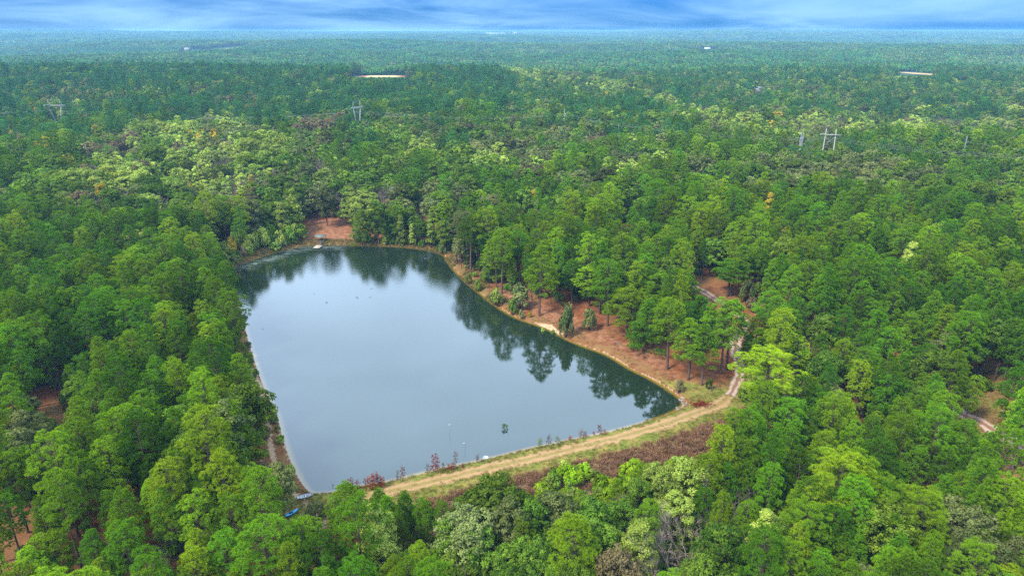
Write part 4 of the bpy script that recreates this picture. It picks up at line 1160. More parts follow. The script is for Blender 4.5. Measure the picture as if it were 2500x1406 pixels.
for hx_, hy_ in ((458, 124), (1580, 134), (1726, 129), (2210, 182)):
    hp_ = ground_at(hx_, hy_); u_ = (PF[:, 0]*hp_[1]-PF[:, 1]*hp_[0])/np.hypot(hp_[0], hp_[1]); l_ = (PF[:, 0]*hp_[0]+PF[:, 1]*hp_[1])/np.hypot(hp_[0], hp_[1])-np.hypot(hp_[0], hp_[1])
    okf &= ~((np.abs(u_) < 38) & (l_ > -hp_[1]*0.16) & (l_ < 40))
okf &= ~((np.abs(PF[:, 0]-FAC[0]) < 270) & (PF[:, 1] > FAC[1]-420) & (PF[:, 1] < FAC[1]+160))
PF, fs = PF[okf], fs[okf]
zf = gz(PF[:, 0], PF[:, 1])
sc3 = np.c_[fs, fs, np.where(fs > 1, 1.15, 1.0)*rng.uniform(0.85, 1.12, len(PF))]
kind_n = vnoise(PF[:, 0], PF[:, 1], 420, 61)+rng.normal(0, 0.18, len(PF))+0.5*vnoise(PF[:, 0], PF[:, 1], 150, 62)+0.25*(PF[:, 0] > 0)
pidx = np.clip(np.digitize(kind_n, [-0.15, 0.25, 0.62]), 0, 3)
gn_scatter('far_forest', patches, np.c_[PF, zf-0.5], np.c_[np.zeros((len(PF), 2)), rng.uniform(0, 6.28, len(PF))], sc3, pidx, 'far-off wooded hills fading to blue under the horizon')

# ------------------------------------------------------------------ bushes along the water, undergrowth, grass
SH = smooth_line(POND, 1, True)
cum = np.r_[0, np.cumsum(np.hypot(*np.diff(np.vstack([SH, SH[:1]]), axis=0).T))]
tot_len = cum[-1]
def shore_pt(u):
    L_ = u*tot_len
    c_ = np.vstack([SH, SH[:1]])
    return np.interp(L_, cum, c_[:, 0]), np.interp(L_, cum, c_[:, 1])
nb = 0
for u in np.linspace(0, 1, 420, endpoint=False):
    x, y = shore_pt(u+random.uniform(-0.001, 0.001))
    qx, qy, qd = project(x, y, 0)
    west = qx < 760 and qy > 690
    reedy = qx < 740 and qy <= 690
    farsh = qy < 625 and qx > 880
    if not (west or reedy or farsh) or abs(float(dam_s(np.array([x]), np.array([y]))[0])) < 7: continue
    dens = 0.85 if west else (1.0 if reedy else 0.9)
    for _ in range(2 if (reedy or farsh) else 1):
        if random.random() > dens or nb > 190: continue
        ang = random.uniform(0, 6.28); off = random.uniform(0.8, 3.2 if west else 8.0)
        xx, yy = x+math.cos(ang)*off, y+math.sin(ang)*off
        if float(pond_d(xx, yy)) < 0.6 or math.hypot(xx-ground_at(776, 592)[0], yy-ground_at(776, 592)[1]) < 9: continue
        S = SHRUBS[random.randrange(3)]
        if west: h = random.uniform(1.4, 3.3); fol = random.choice(['leaf_green', 'leaf_green', 'leaf_lime', 'leaf_olive', 'pine_bright']); tx = 'on the steep bank beside the footpath'
        elif reedy: h = random.uniform(1.5, 5.5)*(0.6+0.4*min(off, 6)/6); fol = random.choice(['leaf_lime', 'leaf_olive', 'leaf_green', 'pine_bright']); tx = 'on the reedy shore beside the dock'
        else: h = random.uniform(1.8, 4.5); fol = random.choice(['leaf_green', 'leaf_green', 'pine_deep', 'leaf_olive']); tx = 'on the wooded shore facing the dam'
        w = h*random.uniform(0.75, 1.15)*0.55/S.r*1.0
        tone = {'leaf_green': 'green', 'leaf_lime': 'lime green', 'leaf_olive': 'olive', 'pine_bright': 'bright green', 'pine_deep': 'dark green'}[fol]
        make_tree('bush', S, fol, (xx, yy, float(gz(xx, yy))), random.uniform(0, 6.28), (w, w, h/S.h), '%s %s bush %s' % ('tall' if h > 3 else 'low', tone, tx), 'bush', 'bushes '+tx)
        nb += 1

def tuft_mesh(name, mats, n, h, r_, w, lean, seed):
    r = np.random.default_rng(seed)
    a = r.uniform(0, 6.28, n); rr = r_*np.sqrt(r.uniform(0, 1, n))
    b = np.stack([np.cos(a)*rr, np.sin(a)*rr, np.zeros(n)-0.05], -1)
    tp = b+np.stack([np.cos(a)*lean*r.uniform(0, 1, n), np.sin(a)*lean*r.uniform(0, 1, n), h*r.uniform(0.5, 1.1, n)], -1)
    ph = r.uniform(0, 6.28, n); sd = np.stack([np.cos(ph), np.sin(ph), np.zeros(n)], -1)*w
    v = np.stack([b-sd, b+sd, tp], 1).reshape(-1, 3)
    return mesh_np(name, v, np.arange(3*n).reshape(-1, 3), mats, attrs=dict(v=np.repeat(r.uniform(0, 1, n), 3)))
def twig_mesh(name, mat, n, h, spread, seed):
    r = np.random.default_rng(seed); V = []; F = []; k_ = 0
    for i in range(n):
        b = np.r_[r.normal(0, spread*0.35, 2), -0.05]; t = b+np.r_[r.normal(0, spread*0.5, 2), h*r.uniform(0.5, 1.1)]
        v, q, _ = tube_np(np.stack([b, (b+t)/2+r.normal(0, 0.06, 3), t]), [0.03, 0.022, 0.008], 3, False)
        V.append(v); F.append(q+k_); k_ += len(v)
        for j in range(5):
            c = b+(t-b)*r.uniform(0.3, 1); e = c+rand_dirs(1, r, 0)[0]*h*0.28
            sd = rand_dirs(1, r)[0]*0.035
            V.append(np.stack([c-sd, c+sd, e+sd*0.3, e-sd*0.3])); F.append(np.arange(4)[None]+k_); k_ += 4
    V = np.concatenate(V)
    return mesh_np(name, V, np.concatenate(F), (mat,), attrs=dict(v=r.uniform(0, 1, len(V))))
def scatter_area(n, cond, x0, x1, y0, y1):
    x = rng.uniform(x0, x1, n); y = rng.uniform(y0, y1, n)
    k_ = cond(x, y)
    return x[k_], y[k_]
def scatter_obj(name, protos, x, y, smin, smax, label, zs=None):
    n = len(x); sc = rng.uniform(smin, smax, n)
    gn_scatter(name, protos, np.c_[x, y, gz(x, y)], np.c_[np.zeros((n, 2)), rng.uniform(0, 6.28, n)], np.c_[sc, sc, sc*rng.uniform(0.8, 1.2, n)], rng.integers(0, len(protos), n), label)
trk = lambda x, y: seg_dist(x, y, TRACK_DAM)
x, y = scatter_area(60000, lambda x, y: (np.abs(dam_s(x, y)) < 7.0) & (np.abs(x-8) < 75) & (pond_d(x, y) > 0.6) & ((trk(x, y) > 1.5) | (rng.uniform(0, 1, len(x)) < 0.12)) & (vnoise(x, y, 5, 81) > rng.uniform(-0.9, 0.7, len(x))), -70, 85, 120, 190)
scatter_obj('dam_grass', [tuft_mesh('grass_tuft', (FOL['grass'],), 26, 0.36, 0.32, 0.035, 0.22, 1), tuft_mesh('grass_tuft', (FOL['grass'],), 22, 0.28, 0.28, 0.035, 0.25, 2), tuft_mesh('dry_tuft', (FOL['grass_dry'],), 20, 0.34, 0.28, 0.03, 0.22, 3)], x, y, 0.7, 1.35, 'short green and straw-coloured grass on both sides of the dam track')
x, y = scatter_area(26000, lambda x, y: (dam_s(x, y) > 5.5) & (dam_s(x, y) < 15+4*vnoise(x, y, 14, 82)+0.10*(x-20)) & (x > -22) & (x < 72), -22, 72, 90, 185)
scatter_obj('dry_brush', [twig_mesh('brush', FOL['brush_brown'], 14, 1.15, 0.6, i) for i in (1, 2, 3)], x, y, 0.6, 1.3, 'dry reddish-brown brush covering the lower slope of the dam')
x, y = scatter_area(9000, lambda x, y: (pond_d(x, y) > 0.25) & (pond_d(x, y) < 2.2) & (dam_s(x, y) > -14) & (np.abs(x) < 80) & (vnoise(x, y, 6, 83) > -0.2), -70, 75, 120, 200)
scatter_obj('shore_weeds', [tuft_mesh('weed', (FOL['brush_brown'],), 22, 0.75, 0.25, 0.03, 0.3, 5), tuft_mesh('weed', (FOL['grass_dry'],), 22, 0.6, 0.25, 0.03, 0.3, 6), tuft_mesh('weed', (FOL['grass'],), 24, 0.6, 0.3, 0.03, 0.3, 7)], x, y, 0.6, 1.4, 'brown and straw weeds along the dam waterline')
x, y = scatter_area(60000, lambda x, y: (pond_d(x, y) > -1.2) & (pond_d(x, y) < 5.5) & (y > 250) & (x < 10) & (vnoise(x, y, 8, 84) > -0.45), -150, 10, 250, 350)
scatter_obj('reeds', [tuft_mesh('reed', (FOL['grass_dry'],), 18, 1.2, 0.3, 0.035, 0.3, 8), tuft_mesh('reed', (FOL['grass'],), 18, 1.1, 0.3, 0.035, 0.3, 9)], x, y, 0.6, 1.3, 'straw-coloured reeds along the shallow shore by the dock')
x, y = scatter_area(40000, lambda x, y: (pond_d(x, y) > 0.8) & (pond_d(x, y) < 16) & (dam_s(x, y) < -8) & (x > -40) & (vnoise(x, y, 6, 85)-0.06*pond_d(x, y) > rng.uniform(-0.6, 0.5, len(x))), -40, 90, 165, 320)
scatter_obj('bank_grass', [tuft_mesh('bank_tuft', (FOL['grass_dry'],), 20, 0.4, 0.3, 0.03, 0.25, 10), tuft_mesh('bank_tuft', (FOL['grass'],), 20, 0.35, 0.3, 0.03, 0.25, 11), tuft_mesh('bank_tuft', (FOL['brush_brown'],), 20, 0.45, 0.3, 0.03, 0.25, 12)], x, y, 0.6, 1.3, 'thin dry grass on the red straw bank')
# undergrowth under the trees
CLRP = px_poly([(2250, 950), (2320, 920), (2470, 900), (2640, 960), (2640, 1180), (2480, 1150), (2390, 1070), (2290, 1030)])
x, y = scatter_area(9000, lambda x, y: inside(x, y, CLRP) & (seg_dist(x, y, TRACK_EAST) > 1.8), CLRP[:, 0].min(), CLRP[:, 0].max(), CLRP[:, 1].min(), CLRP[:, 1].max())
scatter_obj('clearing_grass', [tuft_mesh('clearing_tuft', (FOL['grass_dry'],), 20, 0.4, 0.3, 0.03, 0.25, 14), tuft_mesh('clearing_tuft', (FOL['grass'],), 20, 0.35, 0.3, 0.03, 0.25, 15)], x, y, 0.6, 1.4, 'pale dry grass beside the sand road clearing')
x, y = scatter_area(9000, lambda x, y: (pond_d(x, y) > 3) & (np.abs(x) < y*0.8+12) & (dam_s(x, y) > -400) & (trk(x, y) > 4) & (seg_dist(x, y, TRACK_EAST) > 4) & ~((dam_s(x, y) > -10) & (dam_s(x, y) < 22) & (x > -55) & (x < 66)) & ((x < -10) | (dam_s(x, y) > 0) | (rng.uniform(0, 1, len(x)) < 0.6)), -330, 330, 55, 400)
okc = np.ones(len(x), bool)
for poly in CLEAR: okc &= ~inside(x, y, px_poly(poly))
x, y = x[okc], y[okc]
scatter_obj('undergrowth', [joined_mesh(S, 'undergrowth_%d' % i, FOL[f], BARK) for i, (S, f) in enumerate([(SHRUBS[0], 'leaf_green'), (SHRUBS[1], 'leaf_olive'), (SHRUBS[2], 'leaf_green'), (SHRUBS[0], 'pine_deep'), (SHRUBS[2], 'leaf_brown')])], x, y, 0.7, 1.9, 'low green and olive undergrowth beneath the trees')
x, y = scatter_area(2600, lambda x, y: (dam_s(x, y) > 11+4*vnoise(x, y, 11, 86)+0.10*(x-20)) & (dam_s(x, y) < 44) & (x > 0) & (x < 70), 0, 70, 75, 175)
scatter_obj('hollow_thicket', [joined_mesh(S, 'thicket_%d' % i, FOL[f], BARK) for i, (S, f) in enumerate([(SHRUBS[0], 'pine_bright'), (SHRUBS[2], 'leaf_green'), (SHRUBS[1], 'leaf_lime'), (SHRUBS[2], 'pine_bright')])], x, y, 0.6, 1.5, 'tangled bright green thicket at the foot of the brown dam slope')

# ------------------------------------------------------------------ dead saplings on the dam
def sap(a, b, top, w, label, fol='needles_dead'):
    tree_px('dead_sapling', SAPS[int(a) % 2], fol, a, b, top, w, label, 'dead sapling', 'dead saplings along the dam waterline')
SAPS = [pine_shape(301, h=3.2, cr=0.75, cb=0.05, nbr=26, per=6, needles=12, width=0.10, nl=0.26, form='cone', padk=0.5), pine_shape(302, h=3.2, cr=0.9, cb=0.12, nbr=20, per=6, needles=12, width=0.10, nl=0.28, form='ovoid', padk=0.5)]
for i, S in enumerate(SAPS): shape_meshes(S, 'sapling', BARK)
sap(1064, 1155, 1116, 20, 'largest rust-red dead sapling, columnar, at the dam waterline')
sap(858, 1198, 1172, 17, 'rust-red dead sapling beside the bright young pine on the dam')
sap(873, 1196, 1175, 13, 'thin dead sapling next to the bright young pine on the dam')
for k_, (a, b, t_, w_) in enumerate([(895, 1198, 1172, 16), (906, 1196, 1166, 18), (916, 1194, 1160, 20), (926, 1192, 1164, 17), (934, 1190, 1168, 14)]):
    sap(a, b, t_, w_, 'rust-red dead sapling in the tight clump on the dam edge')
sap(985, 1176, 1144, 14, 'slim dark red dead sapling standing alone on the dam edge')
sap(972, 1178, 1152, 9, 'bare thin dead sapling beside the slim dark red one', 'twig_grey')
sap(1045, 1160, 1136, 12, 'greyish dead sapling beside the largest red sapling', 'twig_grey')
sap(1083, 1150, 1132, 8, 'small dead sapling just past the largest red sapling')
for a, b, t_, w_ in [(1096, 1148, 1134, 10), (1106, 1146, 1132, 11)]:
    sap(a, b, t_, w_, 'small red dead sapling in the pair past the largest one')
sap(1113, 1144, 1108, 14, 'tall grey twiggy sapling near the white tub', 'twig_grey')
sap(1130, 1140, 1132, 7, 'tiny red dead sapling near the white tub')
sap(1166, 1130, 1112, 9, 'thin grey sapling right beside the white tub', 'twig_grey')
for a, b, t_, w_, f_ in [(1318, 1094, 1072, 12, 'leaf_lime'), (1339, 1090, 1066, 13, 'twig_grey'), (1361, 1086, 1068, 14, 'leaf_olive'), (1392, 1076, 1066, 10, 'needles_dead'), (1418, 1072, 1050, 12, 'twig_grey'), (1428, 1070, 1055, 9, 'needles_dead'), (1449, 1066, 1054, 8, 'needles_dead'), (1463, 1064, 1040, 12, 'needles_dead'), (1476, 1061, 1050, 9, 'needles_dead')]:
    sap(a, b, t_, w_, '%s sapling in the thin row on the dam towards the rock pile' % {'leaf_lime': 'yellow-green', 'twig_grey': 'bare grey', 'leaf_olive': 'olive', 'needles_dead': 'small red dead'}[f_], f_)

# ------------------------------------------------------------------ things by the water
WOOD_PALE = plain('pale_planks', (0.36, 0.30, 0.23), 0.8, 0.2, 4)
WOOD_GREY = plain('grey_timber', (0.11, 0.095, 0.08), 0.85, 0.3, 4)
ROOF_GREEN = plain('green_grey_roof', (0.105, 0.135, 0.115), 0.6, 0.25, 2)
WHITE = plain('white_plastic', (0.42, 0.43, 0.43), 0.4, 0.08, 3, 0.5)
BLUE = plain('blue_plastic', (0.012, 0.30, 0.58), 0.35, 0.1, 3, 0.5)
DARK = plain('dark_rubber', (0.03, 0.03, 0.03), 0.7, 0.1, 3)
STONE = plain('pale_stone', (0.20, 0.165, 0.13), 0.9, 0.35, 2)
STEEL = plain('galvanised_steel', (0.25, 0.255, 0.26), 0.6, 0.15, 1, 0.3)
POLE_PALE = plain('pale_concrete_pole', (0.22, 0.215, 0.20), 0.8, 0.1, 1)
POLE = plain('weathered_pole', (0.17, 0.16, 0.15), 0.85, 0.2, 1)
CABLE = plain('dull_cable', (0.30, 0.30, 0.30), 0.7, 0.1, 1)
HOUSE_WALL = plain('house_wall', (0.22, 0.22, 0.21), 0.8, 0.1, 1)
METAL_WHITE = plain('white_cladding', (0.28, 0.31, 0.33), 0.6, 0.06, 0.05)
def empty(name, loc, rz=0.0, scale=1.0):
    o = bpy.data.objects.new(name, None); COL.objects.link(o)
    o.location = loc; o.rotation_euler = (0, 0, rz); o.scale = (scale,)*3; o.empty_display_size = 0.5
    return o
# floating dock
dk = at(776, 602.5, 0.35); sh = at(786, 590, 1.2)
ddir = math.atan2(sh[1]-dk[1], sh[0]-dk[0])
dock = tag(empty('floating_dock', (dk[0], dk[1], 0.0), ddir-math.pi/2), 'pale plank swimming dock with a grey gangway to the shore', 'dock')
for k_ in range(9):
    b = MB(); b.box((0, 0, 0), (3.3, 0.50, 0.07)); b.build('plank', WOOD_PALE, dock, (0, -2.2+k_*0.545, 0.40))
b = MB()
for xx in (-1.4, 0, 1.4): b.box((xx, 0, 0.25), (0.14, 4.8, 0.22))
b.build('frame', WOOD_GREY, dock)
for xx in (-1.1, 1.1):
    b = MB(); b.tube([(xx, -2.3, 0.02), (xx, 2.3, 0.02)], 0.26, 10); b.build('pontoon', DARK, dock, smooth=True)
gl = math.hypot(sh[0]-dk[0], sh[1]-dk[1])-2.4
gw = MB()
for xx in (-0.5, 0.5): gw.box((xx, 2.6+gl/2, 0.62), (0.10, gl, 0.14), rx=math.atan2(0.75, gl))
g_o = gw.build('gangway', WOOD_GREY, dock)
for k_ in range(int(gl/0.5)):
    b = MB(); b.box((0, 0, 0), (1.15, 0.44, 0.05)); b.build('plank', WOOD_GREY, g_o, (0, 2.65+k_*0.5, 0.42+0.75*(k_*0.5+0.2)/gl))
# shelter
sp = ground_at(784, 588)
shl = tag(empty('shelter', tuple(sp), ddir-math.pi/2), 'small open shelter with a green-grey roof where the gangway lands', 'shelter')
for xx in (-2.0, 2.0):
    for yy in (-1.5, 1.5):
        b = MB(); b.box((xx, yy, 1.1), (0.16, 0.16, 2.9)); b.build('post', WOOD_GREY, shl)
for sg in (-1, 1):
    b = MB(); b.box((0, sg*1.05, 2.85), (5.0, 2.35, 0.08), rx=-sg*0.30); b.build('roof_slope', ROOF_GREEN, shl)
b = MB(); b.box((0, 0, 3.20), (5.05, 0.22, 0.06)); b.build('ridge_cap', ROOF_GREEN, shl)
b = MB(); b.box((0, 0, 0.12), (4.6, 3.4, 0.16)); b.build('deck', WOOD_GREY, shl)
b = MB(); b.box((0, 1.1, 0.62), (3.2, 0.45, 0.07)); [b.box((q, 1.1, 0.4), (0.1, 0.4, 0.42)) for q in (-1.4, 1.4)]; b.build('bench', WOOD_PALE, shl)
b = MB()
for yy in (-1.5, 1.5): b.box((0, yy, 2.45), (4.2, 0.12, 0.18))
b.build('beam', WOOD_GREY, shl)
b = MB(); b.box((-2.0, 0, 1.05), (0.08, 3.0, 0.1)); b.box((2.0, 0, 1.05), (0.08, 3.0, 0.1)); b.build('railing', WOOD_GREY, shl)

def hull(L, W, Hh, n=15, m=9, bow=1.0, stern=1.0, deck=False):
    """open or decked boat hull along x"""
    V = []
    for i in range(n):
        t = -1+2*i/(n-1)
        if t > 0: w = W/2*(1-t**2.4*bow)
        else: w = W/2*(1-(-t)**2.4*stern)
        w = max(w, 0.02); lift = 0.25*Hh*abs(t)**3
        for j in range(m):
            a = math.pi*j/(m-1)
            V.append((t*L/2, -math.cos(a)*w, Hh+lift-(Hh*(1-0.3*abs(t)**4))*math.sin(a)**0.6))
    V = np.array(V)
    i = (np.arange(n-1)[:, None]*m+np.arange(m-1)[None]).ravel()
    q = np.stack([i, i+m, i+m+1, i+1], -1)
    return V, q
kp = ground_at(713, 1254)
kay = tag(empty('kayak', (kp[0], kp[1], kp[2]+0.05), R(52)), 'bright blue kayak lying under the trees near the dam end', 'kayak')
V, q = hull(3.3, 0.86, 0.34)
link('hull', mesh_np('hull', V, q, (BLUE,), smooth=True), kay)
top = []
for i in range(15):
    t = -1+2*i/14; w = max(0.43*(1-abs(t)**2.4), 0.02)
    for j in range(5): top.append((t*1.65, (-1+j/2)*w, 0.34+0.25*0.34*abs(t)**3+0.09*(1-(-1+j/2)**2)*(1-t*t)))
i = (np.arange(14)[:, None]*5+np.arange(4)[None]).ravel()
tq = np.stack([i, i+1, i+6, i+5], -1); tq = np.array([f for f in tq if not (5 <= f[0]//5 <= 7 and 1 <= f[0] % 5 <= 2)])
link('deck', mesh_np('deck', np.array(top), tq, (BLUE,), smooth=True), kay)
b = MB(); b.box((-0.25, 0, 0.22), (0.45, 0.42, 0.10)); b.box((-0.48, 0, 0.42), (0.08, 0.40, 0.34), ry=-0.2); b.build('seat', DARK, kay)
b = MB(); b.tube([(0.55*math.cos(a)+0.0, 0.30*math.sin(a), 0.43) for a in np.linspace(0, 6.283, 21)], 0.03, 5, False); b.build('cockpit_rim', DARK, kay)
b = MB(); b.tube([(-1.1, 0.5, 0.47), (1.1, 0.15, 0.49)], 0.02, 5); b.box((-1.2, 0.52, 0.47), (0.4, 0.16, 0.03)); b.box((1.2, 0.13, 0.49), (0.4, 0.16, 0.03)); b.build('paddle', WHITE, kay)
bp_ = ground_at(746, 1214)
boat = tag(empty('rowing_boat', (bp_[0], bp_[1], bp_[2]+0.05), R(25)), 'small white rowing boat pulled up at the corner of the dam', 'boat')
V, q = hull(3.6, 1.35, 0.5, bow=1.0, stern=0.25)
link('hull', mesh_np('hull', V, q, (WHITE,), smooth=True), boat)
for xx in (-1.0, 0.0, 0.95):
    b = MB(); b.box((xx, 0, 0.40), (0.28, 1.05 if xx < 0.5 else 0.75, 0.05)); b.build('thwart', WHITE, boat)
b = MB(); b.box((-1.78, 0, 0.33), (0.06, 0.95, 0.45)); b.build('transom', WHITE, boat)
b = MB(); b.tube([V[i*9] for i in range(15)], 0.035, 5); b.tube([V[i*9+8] for i in range(15)], 0.035, 5); b.build('gunwale', STEEL, boat)
# white tub
tp = ground_at(1186, 1124)
tub = tag(empty('tub', (tp[0], tp[1], tp[2]-0.03)), 'round white plastic tub standing at the dam waterline', 'tub')
prof = [(0.50, 0.0), (0.55, 0.30), (0.60, 0.85), (0.66, 0.95), (0.66, 1.02), (0.58, 1.02), (0.54, 0.85), (0.46, 0.10), (0.02, 0.08)]
V = np.array([(r_*math.cos(a), r_*math.sin(a), z_) for r_, z_ in prof for a in np.linspace(0, 2*math.pi, 20, endpoint=False)])
i = np.arange(len(prof)-1)[:, None]*20; j = np.arange(20)[None]; k2 = (j+1) % 20
link('body', mesh_np('body', V, np.stack([i+j, i+k2, i+20+k2, i+20+j], -1).reshape(-1, 4), (WHITE,), smooth=True), tub)
for sg in (-1, 1):
    b = MB(); b.tube([(sg*0.62, -0.2, 0.75), (sg*0.76, -0.12, 0.72), (sg*0.76, 0.12, 0.72), (sg*0.62, 0.2, 0.75)], 0.025, 5); b.build('handle', WHITE, tub)
# stakes with floats and debris in the water
for a, b_, fx, fy, nm in [(1098, 1066, 1097, 1037, 'farther out'), (1135, 1101, 1133, 1082, 'closer to the dam')]:
    p = at(a, b_, 0.0); m = MB()
    m.tube([(0, 0, -0.5), (0.05, 0.15, 0.9), (0.12, 0.3, 2.3)], [0.028, 0.024, 0.016], 5); st = m.build('stake', DARK, None, tuple(p))
    tag(st, 'thin leaning stake in the water off the tub, the one %s' % nm, 'stake')
    p = at(fx, fy, 0.0); m = MB()
    m.tube([(-0.22, 0, 0.04), (-0.12, 0, 0.06), (0.14, 0, 0.06), (0.20, 0, 0.05), (0.30, 0, 0.05)], [0.06, 0.10, 0.10, 0.05, 0.04], 8); fl = m.build('float', WHITE, None, tuple(p), smooth=True)
    tag(fl, 'white bottle float beside the leaning stake %s' % nm, 'float')
p = at(1232, 1046, 0.0)
fb = tag(empty('floating_branch', tuple(p)), 'leafy green branch sticking up out of the open water', 'branch')
m = MB(); m.tube([(0, 0, -0.5), (0.05, 0, 0.5), (0.0, 0.1, 1.1)], [0.05, 0.04, 0.02], 5)
for k_ in range(5): a_ = k_*1.3; m.tube([(0, 0, 0.3+0.1*k_), (0.5*math.cos(a_), 0.5*math.sin(a_), 0.6+0.1*k_)], [0.025, 0.01], 4)
m.build('stem', BARK, fb)
r = np.random.default_rng(5); ps = rand_dirs(16, r, 0)*np.array([0.75, 0.75, 0.7])+np.array([0, 0, 0.5])
v, a = stamp([leaf_tmpl(14, r, 0.4)], ps, rand_dirs(16, r, 0), 0.34, r)
link('leaves', mesh_np('leaves', v, np.arange(len(v)).reshape(-1, 4), (FOL['leaf_green'],), attrs=dict(v=a)), fb)
for a, b_, sc in [(870, 727, 1.0), (908, 705, 0.8), (903, 726, 0.6), (768, 717, 0.5), (795, 739, 0.8), (1093, 684, 0.9), (897, 668, 0.5), (641, 803, 0.5), (811, 1187, 0.8)]:
    p = at(a, b_, 0.0); m = MB()
    for k_ in range(3): q = random.uniform(0, 6.28); m.tube([(0, 0, -0.2), (0.5*math.cos(q)*sc, 0.5*math.sin(q)*sc, 0.12), (1.1*math.cos(q)*sc, 1.1*math.sin(q)*sc, random.uniform(0.05, 0.45)*sc)], [0.09*sc, 0.07*sc, 0.03*sc], 5)
    o = m.build('driftwood', BARK, None, tuple(p))
    tag(o, 'small dark piece of driftwood poking out of the pond', 'driftwood', 'driftwood on the pond')
# rocks, brush pile, logs
rp = ground_at(1668, 988)
pile = tag(empty('rock_pile', tuple(rp)), 'heap of pale broken rocks in the pond corner by the dam', 'rock pile')
import bmesh
def rock_mesh(seed):
    r = random.Random(seed); bm = bmesh.new(); bmesh.ops.create_icosphere(bm, subdivisions=1, radius=1)
    for v in bm.verts: v.co = Vector((v.co.x*r.uniform(0.75, 1.15), v.co.y*r.uniform(0.6, 1.0), v.co.z*r.uniform(0.5, 0.8)))
    me = bpy.data.meshes.new('stone'); bm.to_mesh(me); bm.free(); me.materials.append(STONE); return me
RK = [rock_mesh(i) for i in range(4)]
for k_ in range(22):
    t = k_/21; g = ground_at(1652+20*math.sin(t*2.8), 1000-26*t)
    o = link('stone', RK[k_ % 4], pile, (g[0]-rp[0]+random.uniform(-0.9, 0.9), g[1]-rp[1]+random.uniform(-0.9, 0.9), g[2]-rp[2]+random.uniform(0.0, 0.3)), random.uniform(0, 6.28)); o.scale = (random.uniform(0.25, 0.6),)*3
bpp = ground_at(1712, 990); m = MB(); r = np.random.default_rng(9)
for k_ in range(110):
    c = np.r_[r.normal(0, 1.6), r.normal(0, 0.8), r.uniform(0.1, 0.9)]; d = rand_dirs(1, r, -0.15)[0]*r.uniform(0.5, 1.3)
    m.tube([c-d, c+r.normal(0, 0.12, 3), c+d], [0.05, 0.04, 0.015], 4, False)
bo = m.build('brush_pile', FOL['needles_dead'], None, tuple(bpp)); tag(bo, 'low heap of rust-red cut branches on the grass beside the rock pile', 'brush pile')
for a, b_, c, d, rr, lab in [(1228, 742, 1290, 741, 0.16, 'pale fallen log lying from the green bush across the bank'), (1503, 834, 1518, 847, 0.13, 'short pale log on the red straw slope'), (1732, 956, 1750, 940, 0.14, 'pale fallen trunk leaning in the straw by the clump'), (1752, 716, 1760, 705, 0.13, 'thin pale fallen trunk above the woodland track'), (1040, 519, 1052, 511, 0.2, 'pale fallen trunk on the bare red slope above the pond'), (810, 586, 796, 594, 0.15, 'dark fallen log beside the shelter')]:
    p, q = ground_at(a, b_), ground_at(c, d); k3 = np.linspace(0, 1, 6)[:, None]; pts = p*(1-k3)+q*k3
    pts[:, 2] = gz(pts[:, 0], pts[:, 1])+rr*0.7
    m = MB(); m.tube(pts-p, np.linspace(rr, rr*0.5, 6), 7)
    for k_ in range(3): b0 = pts[1+k_]-p; m.tube([b0, b0+np.r_[random.uniform(-0.8, 0.8), random.uniform(-0.8, 0.8), random.uniform(0.2, 0.8)]], [rr*0.35, rr*0.1], 4)
    o = m.build('fallen_log', BARK_PALE, None, tuple(p), smooth=True); tag(o, lab, 'log')

# ------------------------------------------------------------------ power line
def vtower(name, key, h, rz, label):
    f = TOWERS[key]; t = tag(empty(name, tuple(f), rz, h/32.0), label, 'pylon')
    for sg in (-1, 1):
        m = MB()
        for ox, oy in ((-.35, -.35), (.35, -.35), (.35, .35), (-.35, .35)): m.tube([(0, 0, -1), (sg*2.6+ox, oy, 14), (sg*5.2+ox*0.6, oy*0.6, 26)], 0.10, 4)
        for k_ in range(16): u = k_/16; z_ = 2+24*u; m.tube([(sg*5.2*z_/26-.35, -.35, z_), (sg*5.2*(z_+1.5)/26+.35, .35, z_+1.5)], 0.06, 3)
        m.build('leg', STEEL, t)
    m = MB()
    for oy in (-.5, .5):
        for oz in (0, 1.0): m.tube([(-9.5, oy*0.5, 26.5+oz*0.5), (0, oy, 26+oz), (9.5, oy*0.5, 26.5+oz*0.5)], 0.13, 4)
    for k_ in range(18): m.tube([(-9+k_, -.4, 26), (-8+k_, .4, 27)], 0.06, 3)
    m.build('crossarm', STEEL, t)
    for sg in (-1, 1):
        m = MB()
        for ox in (-.5, .5): m.tube([(sg*5.2+ox*2, 0, 27), (sg*5.0, 0, 32)], 0.11, 4)
        m.build('peak', STEEL, t)
    m = MB(); m.tube([(-5, 0, 31.8), (5, 0, 31.8)], 0.10, 4); m.build('top_bar', STEEL, t)
    for xx in (-9, 0, 9):
        m = MB(); m.tube([(xx, 0, 26), (xx, 0, 22.8)], 0.12, 6); m.build('insulator', STEEL, t)
    return f
vtower('transmission_tower', 130, 32, R(8), 'V-shaped steel pylon standing clear of the wood with a wide crossarm')
vtower('transmission_tower', 870, 32, R(68), 'steel pylon seen edge-on above dark crowns below the tan field')
vtower('transmission_tower', 1960, 27, R(60), 'steel pylon top showing just above the crowns next to the two-pole pylon')
f = TOWERS[2030]; t = tag(empty('h_frame_pylon', tuple(f), R(-28)), 'tall pale two-pole pylon with a crossarm', 'pylon')
for xx in (-2.9, 2.9):
    m = MB(); m.tube([(xx*1.25, 0, -1), (xx, 0, 28)], [0.42, 0.26], 8); m.build('pole', POLE_PALE, t, smooth=True)
m = MB(); m.box((0, -0.35, 24.2), (12.5, 0.3, 0.55)); m.box((0, 0.35, 24.2), (12.5, 0.3, 0.55)); m.build('crossarm', POLE_PALE, t)
